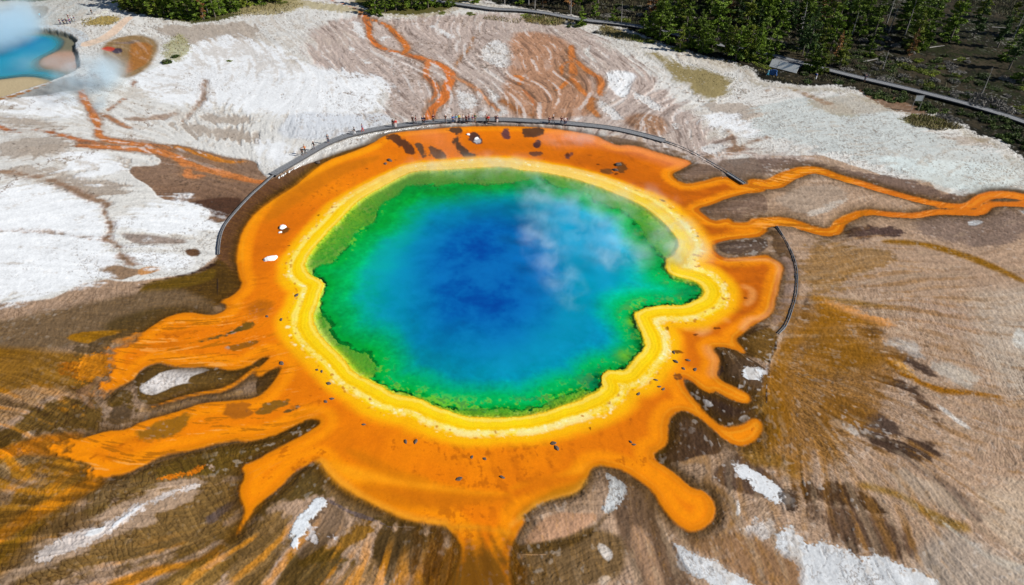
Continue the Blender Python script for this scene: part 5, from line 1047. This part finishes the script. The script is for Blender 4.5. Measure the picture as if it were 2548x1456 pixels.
# the forest behind: random, spaced, thinner in the clearings
placed=[]; cnt=0; rf=random.Random(5)
BW_u=[1088,1293,1447,1586,1739,1897,2061,2237,2381,2600]; BW_v=[8,30,55,70,107,138,180,222,258,330]
for k in range(9000):
    if cnt>=156: break
    u=rf.uniform(1240,2720); v=rf.uniform(-75,175);  # range runs past the view; unseen trees out there are added for their shadows
    lim=np.interp(u,BW_u,BW_v)-14
    if v>lim: continue
    if 2100<u<2500 and v>118 and rf.random()<.9: continue
    if 2040<u<2230 and 95<v<150: continue
    if u<1580 and v>10 and rf.random()<.6: continue
    x,y=at(u,v)
    if float(samp(T_FBM,np.array([x]),np.array([y]),.30,5,5)[0])<-.15+.5*rf.random()-.25 or any((x-a)**2+(y-b)**2<11 for a,b in placed): continue
    placed.append((x,y)); cnt+=1
    tree(u,v,rf.choice(['pine','pine','slim','slim','gold','young','pine','rust' if rf.random()<.2 else 'snag' if rf.random()<.6 else 'slim']),rf.uniform(.7,1.15))
shrub(416,158,'green',2.2,2.8,'round dark green bush alone on white sinter by the brown pond'); shrub(434,143,'green',1.7,1.8,'smaller low bush touching the round bush on white sinter')
shrub(570,152,'olive',.9,.6,'tiny dry tuft alone in the white sinter sheet at the upper left')
for u,v,k,r,h in [(2160,228,'green',2.2,2.),(2175,236,'green',2.4,2.),(2195,238,'green',2.5,2.2),(2215,244,'green',2.4,2.),(2235,250,'green',2.2,2.),(2243,240,'green',2.,2.),(2292,264,'green',2.2,2.2),(2310,270,'green',2.5,2.4),(2325,276,'green',2.2,2.),(2000,188,'green',1.9,2.2),(2010,204,'green',2.,1.4),(2085,208,'green',2.2,2.),(2120,205,'green',1.4,1.2),
   (2350,296,'dry',2.2,1.6),(2370,302,'dry',2.2,1.6),(2330,300,'olive',2.4,1.2),(2290,296,'olive',2.4,1.),(2390,285,'green',1.8,1.8),(2445,300,'green',2.5,2.4),(2470,306,'green',2.8,2.6),(2495,300,'green',2.6,2.6),(2430,262,'dry',3.,3.4),(2450,250,'dry',3.2,3.6),(2475,262,'dry',3.,3.),(2500,275,'dry',3.,2.8),(2420,240,'dry',2.4,2.6),
   (2520,345,'green',2.6,2.6),(2540,355,'green',2.8,2.6),(2555,375,'green',2.6,2.4),(2530,325,'green',2.6,2.2),(1890,162,'olive',2.4,1.2),(1905,168,'olive',1.8,.9),(1430,68,'green',1.8,2.2),(1450,58,'green',1.6,2.2),(1610,104,'olive',2.6,1.3),(1580,96,'olive',2.6,1.2),(1690,126,'olive',2.4,1.2),(1480,80,'dry',1.6,1.),(1310,42,'olive',2.2,1.2),(1340,45,'olive',2.2,1.1),(1375,52,'olive',2.4,1.1),(1170,34,'olive',1.8,1.),(945,40,'green',1.5,1.3),(920,30,'olive',2.,1.2),(700,8,'olive',2.,1.),(1100,32,'olive',1.6,.8)]:
    shrub(u,v,k,r,h)
for k in range(225):
    u=rf.uniform(1500,2620); lim=np.interp(u,BW_u,BW_v)-12; v=lim-abs(rf.gauss(0,1))*34
    if u>2080: v=lim-rf.random()**1.2*105
    shrub(u,v,rf.choice(['green','green','dry','olive','dry']),rf.uniform(1.3,2.6),rf.uniform(.8,2.0))
# fallen trunks
log_m=G().tube([(-3.6,0,.18),(0,.1,.2),(3.6,0,.2)],[.2,.17,.08],7).mesh('log',bark_g)
for i,(u,v,a) in enumerate([(1945,22,.1),(1960,30,.2),(2230,112,.5),(2330,118,.3),(2490,70,-.2),(2165,152,.4),(2390,150,.25),(1720,90,.2),(2270,168,.3),(2060,90,.2)]):
    x,y=at(u,v); o=link('fallen_log',log_m); o.location=(x,y,zground(x,y)); o.rotation_euler=(0,0,a); tag(o,'pale grey fallen log '+zone(u,v),'log','fallen logs on the forest floor')
# grass
def grass(name, regions, m, label):
    Vv=[];Ff=[];n0=0; r=np.random.default_rng(len(regions))
    for (pts,n,h) in regions:
        p=W('V',pts); lo,hi=p.min(0),p.max(0); q=lo+(hi-lo)*r.random((n*3,2)); q=q[inside(p,q[:,0],q[:,1])][:n]
        nn=samp(T_FBM,q[:,0],q[:,1],.25,9,9); q=q[nn>-.5]; k=len(q)
        P=np.stack([q[:,0],q[:,1],np.zeros(k)],1); a=r.random(k)*6.28; w=.10+.1*r.random(k); hh=h*(.5+r.random(k)); lean=r.normal(size=(k,2))*.25
        dx=np.stack([np.cos(a)*w,np.sin(a)*w,np.zeros(k)],1); T=P+np.stack([lean[:,0]*hh,lean[:,1]*hh,hh],1)
        V=np.stack([P-dx,P+dx,T+dx*.25,T-dx*.25],1).reshape(-1,3); V[:,2]-=.05; Vv.append(V); Ff.append(np.arange(k*4).reshape(-1,4)+n0); n0+=k*4
    me=np_mesh(name,np.concatenate(Vv),np.concatenate(Ff)); me.materials.append(m); return tag(link(name,me),label,'grass',kind='stuff')
gm1=mat('dry_grass',(.20,.165,.07),.8,.4,.4,rnd=0,col2=(.30,.25,.12)); gm2=mat('forest_grass',(.055,.065,.022),.8,.35,.5,col2=(.15,.135,.07))
grass('dry_grass',[([(1290,45),(1330,38),(1440,54),(1380,66),(1310,58)],900,.9),([(540,20),(600,42),(700,35),(760,10),(700,5)],900,.6),([(1500,62),(1560,85),(1640,108),(1560,104),(1480,84)],900,.7),([(2240,295),(2300,285),(2370,305),(2400,322),(2330,328),(2270,316)],1600,.8),
   ([(1600,130),(1700,150),(1840,190),(1860,240),(1800,245),(1700,190)],1500,.35),([(200,48),(290,38),(300,55),(260,66),(205,66)],500,.5),([(400,130),(440,80),(480,115),(430,160)],300,.5),([(1650,112),(1790,150),(1900,178),(1990,210),(1990,218),(1880,180),(1700,135)],1500,.6),([(1150,30),(1300,50),(1290,60),(1150,40)],500,.5)],gm1,'dry yellow grass fringing the sinter and the forest edge')
grass('forest_grass',[([(1250,-20),(1447,40),(1586,60),(1739,90),(1897,120),(2061,160),(2237,205),(2381,240),(2600,300),(2700,-60),(1250,-60)],30000,.9),([(285,0),(370,40),(480,58),(560,46),(700,10),(700,-10)],1500,.7),([(1990,195),(2130,215),(2340,270),(2480,320),(2600,380),(2600,335),(2381,268),(2200,222),(2060,186)],3500,.7),([(0,-10),(0,6),(80,8),(200,-8)],500,.6)],gm2,'dark green and brown undergrowth on the forest floor')

# ------------------------------------------------------------------ platform and sign beside the far boardwalk
x0,y0=at(1917,164); x1,y1=at(1985,181); L=math.hypot(x1-x0,y1-y0); A=math.atan2(y1-y0,x1-x0)
pf=empty('viewing_platform',(x0,y0,0),A); tag(pf,'pale sided raised platform built onto the far boardwalk, deep shade beneath it','platform')
cream=mat('cream_board',(.72,.71,.66),.7,1.2,.06); blue_m=mat('blue_cloth',(.02,.07,.20),.7,3,.4)
link('deck',G().box((L/2,1.6,1.9),(L,3.2,.12)).mesh('deck',wood),pf)
for c_,w_ in ((.14,.28),(.645,.71)):
    o = link('side_panel', G().box((0,0,0),(L*w_-.06,.09,2.9)).mesh('side_panel',cream), pf); o.location=(L*c_,-.95,1.45); o.rotation_euler=(math.radians(-42),0,0)
pm=G().box((0,0,.6),(.22,.22,2.3)).mesh('post',wood_d)
for i in range(5):
    for yy in (.15,3.0): o=link('post',pm,pf); o.location=(.3+i*(L-.6)/4,yy,.05)
link('top_rail',G().box((L/2,3.1,2.5),(L,.12,.12)).mesh('top_rail',wood),pf)
for i in range(4):
    o=link('rail_post',G().box((.3+i*(L-.6)/3,3.1,2.2),(.12,.12,.6)).mesh('rail_post',wood),pf)
bx,by=at(1921,188); tp=link('tarpaulin',None or (lambda: (lambda g:(g.box((0,0,.9),(3.2,.9,1.6),.1,.7), g.box((.5,-.2,1.9),(2.,.6,.5),.2,.6), g.mesh('tarpaulin',blue_m))[-1])(G()))()); tp.location=(bx,by,zground(bx,by)); tp.rotation_euler=(0,0,A); tag(tp,'dark blue tarpaulin bundle in the shade under the pale platform end','tarpaulin')
sx,sy=at(2274,278); sg=empty('information_sign',(sx,sy,0),-.1); tag(sg,'tall two-legged trail sign with pale blank back between two green bushes','sign')
link('sign_panel',G().box((0,0,4.6),(2.3,.1,1.7)).mesh('sign_panel',mat('sign_grey',(.42,.45,.46),.6,2,.1)),sg); link('panel_frame',G().box((0,.01,5.5),(2.5,.14,.12)).box((0,.01,3.7),(2.5,.14,.12)).mesh('panel_frame',wood),sg)
for s in (-1,1): link('leg',G().tube([(s*1.15,0,-.3),(s*1.2,0,5.6)],[.09,.08],8).mesh('leg',bark_g),sg)
# ------------------------------------------------------------------ people (1 m of the place = 1.33 units)
def skin_mesh(name, verts, edges, radii, root=0, lvl=1):
    me=bpy.data.meshes.new(name+'_cage'); me.from_pydata(verts,edges,[]); o=bpy.data.objects.new(name+'_cage',me); C.objects.link(o)
    md=o.modifiers.new('s','SKIN'); sv=me.skin_vertices[0].data
    for i,r in enumerate(radii): sv[i].radius=(r,r) if np.isscalar(r) else r
    sv[root].use_root=True
    sb=o.modifiers.new('d','SUBSURF'); sb.levels=lvl; sb.render_levels=lvl
    dg=bpy.context.evaluated_depsgraph_get(); dg.update(); ev=o.evaluated_get(dg); out=bpy.data.meshes.new_from_object(ev); out.name=name
    bpy.data.objects.remove(o); out.polygons.foreach_set('use_smooth',[True]*len(out.polygons)); return out
def person_meshes(pose):
    """joints in metres for a 1.75 m figure facing +y"""
    st = {'stand':(.09,0,.0,.0,.0), 'walk':(.08,.24,-.22,.22,-.22), 'photo':(.12,.03,-.03,0,0)}[pose]
    dx,fl,fr,al,ar = st
    V=[(0,0,.95),(0,.005,1.12),(0,0,1.30),(0,0,1.42),(0,.01,1.50),(0,.02,1.56),(0,.025,1.66),(0,.02,1.73)]
    R=[(.15,.11),(.13,.10),(.165,.11),(.12,.08),.052,(.075,.085),(.08,.095),(.05,.06)]
    E=[(i,i+1) for i in range(7)]
    def limb(root,pts,rs):
        p=root
        for q,r in zip(pts,rs): V.append(q); R.append(r); E.append((p,len(V)-1)); p=len(V)-1
        return p
    for s,f in ((-1,fl),(1,fr)):
        limb(0,[(s*.10,0,.88),(s*(dx+.01),f*.45+.02,.50),(s*dx,f,.09),(s*(dx+.015),f+.14,.035)],[.095,.06,.042,.038])
    for s,f in ((-1,ar),(1,al)):
        if pose=='photo': pts=[(s*.19,0,1.38),(s*.24,.10,1.16),(s*.10,.30,1.38),(s*.07,.36,1.44)]
        else: pts=[(s*.19,0,1.38),(s*.24,f*.4,1.12),(s*.25,f+.06,.88),(s*.25,f+.09,.80)]
        e=limb(3,pts,[.06,.045,.034,.036]); h=V[e]
        for k in range(4):                                          # four fingers and a thumb, curled
            c=h; dd=(-.012+.0,(k-1.5)*.022,-.05) if pose!='photo' else ((k-1.5)*.02,.04,.03)
            limb(e,[(c[0]+dd[0],c[1]+dd[1],c[2]+dd[2]),(c[0]+dd[0]*1.5-s*.015,c[1]+dd[1]*1.1,c[2]+dd[2]*1.7)],[.010,.008])
        limb(e,[(h[0]-s*.03,h[1]+.03,h[2]-.015),(h[0]-s*.035,h[1]+.045,h[2]-.04)],[.011,.009])
    body=skin_mesh('body',V,E,R)
    V0,R0_,E0=list(V),list(R),list(E)
    # jacket and trousers: shells just outside the body
    jv=[V0[0],V0[1],V0[2],V0[3]]; jr=[(.17,.13),(.155,.125),(.19,.135),(.14,.10)]; je=[(0,1),(1,2),(2,3)]
    for s,base in ((-1,16),(1,30)):
        p=3
        for k in range(3): jv.append(V0[base+k]); jr.append([.076,.062,.050][k]); je.append((p,len(jv)-1)); p=len(jv)-1
    top=skin_mesh('jacket',jv,je,jr)
    tv=[(0,0,1.0),V0[0]]; tr=[(.155,.118),(.165,.125)]; te=[(0,1)]
    for base in (8,12):
        p=1
        for k in range(3): tv.append(V0[base+k]); tr.append([.112,.078,.062][k]); te.append((p,len(tv)-1)); p=len(tv)-1
    leg=skin_mesh('trousers',tv,te,tr)
    bm=bmesh.new(); bmesh.ops.create_uvsphere(bm,u_segments=10,v_segments=7,radius=.108)
    for v in bm.verts:
        v.co.y*=1.12; v.co += Vector((0,-.004,1.66))
        if v.co.y>.07 and v.co.z<1.70: v.co.y=.07
        if v.co.z<1.58: v.co.z=1.58
    hair=bpy.data.meshes.new('hair'); bm.to_mesh(hair); bm.free()
    # face: nose, eyes, mouth, ears as one small mesh each side of the head would be lost at this size: nose and ears only
    g=G(); g.box((0,.125,1.645),(.024,.04,.045)); g.box((-.085,.02,1.645),(.02,.035,.055)); g.box((.085,.02,1.645),(.02,.035,.055)); face=g.mesh('nose_and_ears')
    g=G(); g.box((-.032,.113,1.672),(.022,.012,.012)); g.box((.032,.113,1.672),(.022,.012,.012)); eyes=g.mesh('eyes')
    return body,top,leg,hair,face,eyes
POSES={k:person_meshes(k) for k in ('stand','walk','photo')}
def cloth(name,c): return mat(name,c,.8,6,.15)
skin_m=mat('skin',(.45,.26,.18),.6); eye_m=mat('eye',(.03,.02,.02),.3)
CL={n:cloth(n,c) for n,c in dict(black=(.012,.012,.015),navy=(.02,.03,.09),maroon=(.11,.015,.03),blue=(.02,.12,.45),cyan=(.12,.50,.65),yellow=(.70,.60,.12),white=(.75,.75,.75),red=(.55,.03,.03),green=(.05,.14,.07),grey=(.20,.20,.22),pink=(.65,.22,.32),orange=(.65,.22,.05),jeans=(.05,.08,.16),brown=(.08,.05,.03),khaki=(.25,.20,.13),violet=(.14,.07,.20)).items()}
HR={'dark':cloth('dark_hair',(.02,.015,.01)),'fair':cloth('fair_hair',(.30,.20,.09)),'white_cap':CL['white'],'red_cap':CL['red']}
BODY_MATS={}
def person(u,v,top,legs,pose,face,label,hair='dark',h=1.0,deck=0.0,grp=None):
    x,y=at(u,v,deck); z=deck if deck else zground(x,y)
    o=empty('person',(x,y,z),face,1.5*h); tag(o,label,'person',grp)
    b,t,l,hr,fc,ey=POSES[pose]
    for nm,me,mm_ in (('body',b,skin_m),('jacket',t,CL[top]),('trousers',l,CL[legs]),('hair',hr,HR[hair]),('nose_and_ears',fc,skin_m),('eyes',ey,eye_m)):
        if not me.materials: me.materials.append(None)
        c=link(nm,me,o); c.material_slots[0].link='OBJECT'; c.material_slots[0].material=mm_
DK=.64; PI_=math.pi
WHERE='on the curved boardwalk'
for a in [(1027,308,'black','black','photo',PI_,'person in black photographing the spring, left end of the boardwalk crowd'),(1052,309,'navy','black','stand',PI_,'person in a navy jacket standing beside two others where the orange stream meets the walk'),
  (1057,308,'black','jeans','stand',2.9,'person all in dark clothes just right of the navy jacket by the orange stream'),(1035,309,'maroon','grey','walk',1.6,'person in maroon walking between the left pair at the boardwalk crowd'),
  (1078,304,'maroon','black','stand',3.4,'person in dark maroon right of the orange stream mouth'),(1109,305,'black','grey','photo',3.0,'person in black alone between the orange stream and the blue jackets'),
  (1127,306,'blue','jeans','stand',3.3,'person in a bright blue jacket'),(1135,304,'cyan','white','stand',2.9,'person in a pale cyan jacket beside the bright blue one'),(1142,303,'yellow','black','stand',PI_,'person in a yellow jacket right of the cyan one'),(1152,303,'white','grey','photo',3.2,'person in white right of the yellow jacket'),
  (1160,306,'maroon','black','stand',2.8,'left one of two people in maroon in the crowd centre'),(1167,304,'maroon','jeans','walk',1.3,'right one of two people in maroon in the crowd centre'),(1176,306,'violet','grey','photo',3.3,'person in violet left of the green jacket'),(1182,303,'green','khaki','stand',PI_,'person in a dark green jacket at the crowd centre'),
  (1210,304,'white','green','stand',2.9,'person in white with green trousers right of the white mound'),(1215,305,'red','brown','stand',3.2,'person in a red top beside the white one near the crowd right end'),(1233,305,'navy','black','photo',3.0,'person in navy near the right end of the crowd'),(1237,306,'navy','white','stand',3.3,'person in navy with white trousers, right end of the crowd'),
  (1366,308,'maroon','black','stand',PI_,'person in maroon alone left of the right hand group'),(1376,307,'black','grey','walk',1.5,'person in black walking towards the right hand group'),(1396,309,'maroon','navy','photo',3.1,'person in maroon with navy trousers in the right hand group'),(1404,311,'white','navy','stand',3.0,'person in white in the right hand group'),(1408,309,'maroon','navy','stand',3.4,'person in dark red behind the white one, right hand group'),
  (985,317,'red','white','stand',3.3,'person in a bright red top left of the crowd'),(978,316,'black','black','stand',2.9,'person in black left of the bright red top'),(817,355,'grey','navy','stand',3.2,'person in grey alone with a long shadow on the left boardwalk'),
  (883,335,'black','white','walk',1.9,'person in black and white walking on the left boardwalk'),(902,328,'violet','red','walk',4.8,'person in violet with red trousers on the left boardwalk'),(782,372,'black','grey','walk',2.1,'small figure in black between the lone grey person and the orange pair'),(753,386,'black','black','stand',3.1,'person in black at the left end of the boardwalk'),(760,382,'orange','black','photo',3.0,'person in orange at the left end of the boardwalk')]:
    person(*a[:7],hair=rng.choice(['dark','dark','fair','white_cap']),h=rng.uniform(.96,1.12),deck=DK)
for u,v,t,l,lab in [(102,46,'cyan','navy','person in cyan alone on grey sinter left of the pool road'),(152,63,'navy','navy','navy clad person at the left end of the group by the turquoise pool'),(160,62,'navy','black','navy and black clad person, second of the group by the turquoise pool'),(168,61,'black','jeans','person in black in the middle of the group by the turquoise pool'),(176,60,'violet','navy','person in violet in the group by the turquoise pool'),
    (180,54,'white','black','person in white behind the group by the turquoise pool'),(187,54,'navy','grey','person in navy at the right of the group by the turquoise pool'),(172,51,'maroon','black','person in maroon behind the navy group by the turquoise pool'),(230,37,'black','black','person in black by the pale strip of path near the trees'),
    (1909,190,'cyan','cyan','person in pale cyan by the dark end of the pale platform'),(2029,199,'blue','white','person in blue between the platform and the right shrubs')]:
    person(u,v,t,l,rng.choice(['stand','walk','photo']),rng.uniform(0,6),lab)
person(1699,100,'pink','white','stand',2.9,'person in pink among the pines on the far boardwalk',deck=.82); person(1705,101,'maroon','black','stand',3.2,'person in maroon beside the pink one on the far boardwalk',deck=.82)
person(2150,202,'navy','black','stand',2.9,'person in navy on the far boardwalk left of the sign',deck=.82)

# ------------------------------------------------------------------ steam
def steam(label, u, v, z, size, dens, rz=0.0, tilt=(0,0), nscale=.12, lo=.45, hi=.72, seed=0.0, blue=(.76,.91,1.0)):
    x,y=at(u,v,z); bm=bmesh.new(); bmesh.ops.create_icosphere(bm,subdivisions=3,radius=1.0); me=bpy.data.meshes.new('steam'); bm.to_mesh(me); bm.free()
    o=link('steam',me); o.location=(x,y,z); o.scale=size; o.rotation_euler=(tilt[0],tilt[1],rz); tag(o,label,'steam',kind='stuff')
    m=bpy.data.materials.new('steam'); m.use_nodes=True; N=m.node_tree.nodes; Lk=m.node_tree.links; N.clear()
    out=N.new('ShaderNodeOutputMaterial'); pv=N.new('ShaderNodeVolumePrincipled'); Lk.new(pv.outputs[0],out.inputs['Volume'])
    pv.inputs['Color'].default_value=(*blue,1); pv.inputs['Anisotropy'].default_value=.1
    tc=N.new('ShaderNodeTexCoord'); ln=N.new('ShaderNodeVectorMath'); ln.operation='LENGTH'; Lk.new(tc.outputs['Object'],ln.inputs[0])
    fo=N.new('ShaderNodeMapRange'); fo.interpolation_type='SMOOTHSTEP'; fo.inputs[1].default_value=1; fo.inputs[2].default_value=.15; fo.inputs[3].default_value=0; fo.inputs[4].default_value=1; Lk.new(ln.outputs['Value'],fo.inputs[0])
    ge=N.new('ShaderNodeNewGeometry'); ad=N.new('ShaderNodeVectorMath'); ad.operation='ADD'; ad.inputs[1].default_value=(seed*31,seed*17,seed*7); Lk.new(ge.outputs['Position'],ad.inputs[0])
    nz=N.new('ShaderNodeTexNoise'); nz.inputs['Scale'].default_value=nscale; nz.inputs['Detail'].default_value=5; nz.inputs['Roughness'].default_value=.62; nz.inputs['Distortion'].default_value=.35; Lk.new(ad.outputs[0],nz.inputs['Vector'])
    nr=N.new('ShaderNodeMapRange'); nr.interpolation_type='SMOOTHSTEP'; nr.inputs[1].default_value=lo; nr.inputs[2].default_value=hi; Lk.new(nz.outputs['Fac'],nr.inputs[0])
    a1=N.new('ShaderNodeMath'); a1.operation='MULTIPLY'; Lk.new(fo.outputs[0],a1.inputs[0]); Lk.new(nr.outputs[0],a1.inputs[1])
    a2=N.new('ShaderNodeMath'); a2.operation='MULTIPLY'; a2.inputs[1].default_value=dens; Lk.new(a1.outputs[0],a2.inputs[0]); Lk.new(a2.outputs[0],pv.inputs['Density'])
    me.materials.append(m)
steam('white steam plume rising from the near rim of the turquoise pool',222,188,6,(13,17,8),.20,rz=-.3,nscale=.11,lo=.36,hi=.66,seed=1)
steam('dense white steam over the left end of the turquoise pool',12,60,7,(17,28,9),.24,nscale=.08,lo=.34,hi=.62,seed=2)
steam('thin steam veil drifting across the turquoise pool',110,150,2.5,(18,12,2.6),.07,nscale=.09,lo=.38,hi=.7,seed=3)
steam('steam trailing down onto the orange stream below the turquoise pool',255,250,2,(3.5,13,2),.22,rz=.25,nscale=.15,lo=.35,hi=.65,seed=4)
for i,(u,v,z,sz,dn,rz,lab) in enumerate([
  (1335,480,3,(7,15,3),.16,.1,'upper end of the steam wisp rising over the far side of the blue water'),
  (1345,600,3,(7,20,3),.16,.15,'middle of the long steam wisp over the blue water'),
  (1395,690,3,(6,14,2.6),.18,.3,'thin lower tail of the steam wisp over the blue water'),
  (1450,490,3,(15,11,3),.13,0,'steam patch over the green shallows right of the long wisp'),
  (1545,630,3,(10,9,3),.24,0,'round white steam patch near the right shore of the pool'),
  (1480,560,3,(22,20,3),.09,.2,'faint steam patch over the middle of the right half of the pool'),
  (1690,600,3.5,(9,16,3.2),.22,.2,'pale steam veil hiding the right rim of the pool'),
  (1600,490,3,(14,8,2.8),.10,-.3,'faint steam veil over the upper right shallows of the pool'),
  (1180,410,3,(26,9,2.8),.10,0,'thin steam veil over the far yellow rim of the pool'),
  (1430,345,2.6,(14,5,2.4),.16,0,'thin steam below the right part of the curved boardwalk')]):
    steam(lab,u,v,z,sz,dn,rz,nscale=.19,lo=.41,hi=.70,seed=10+i)
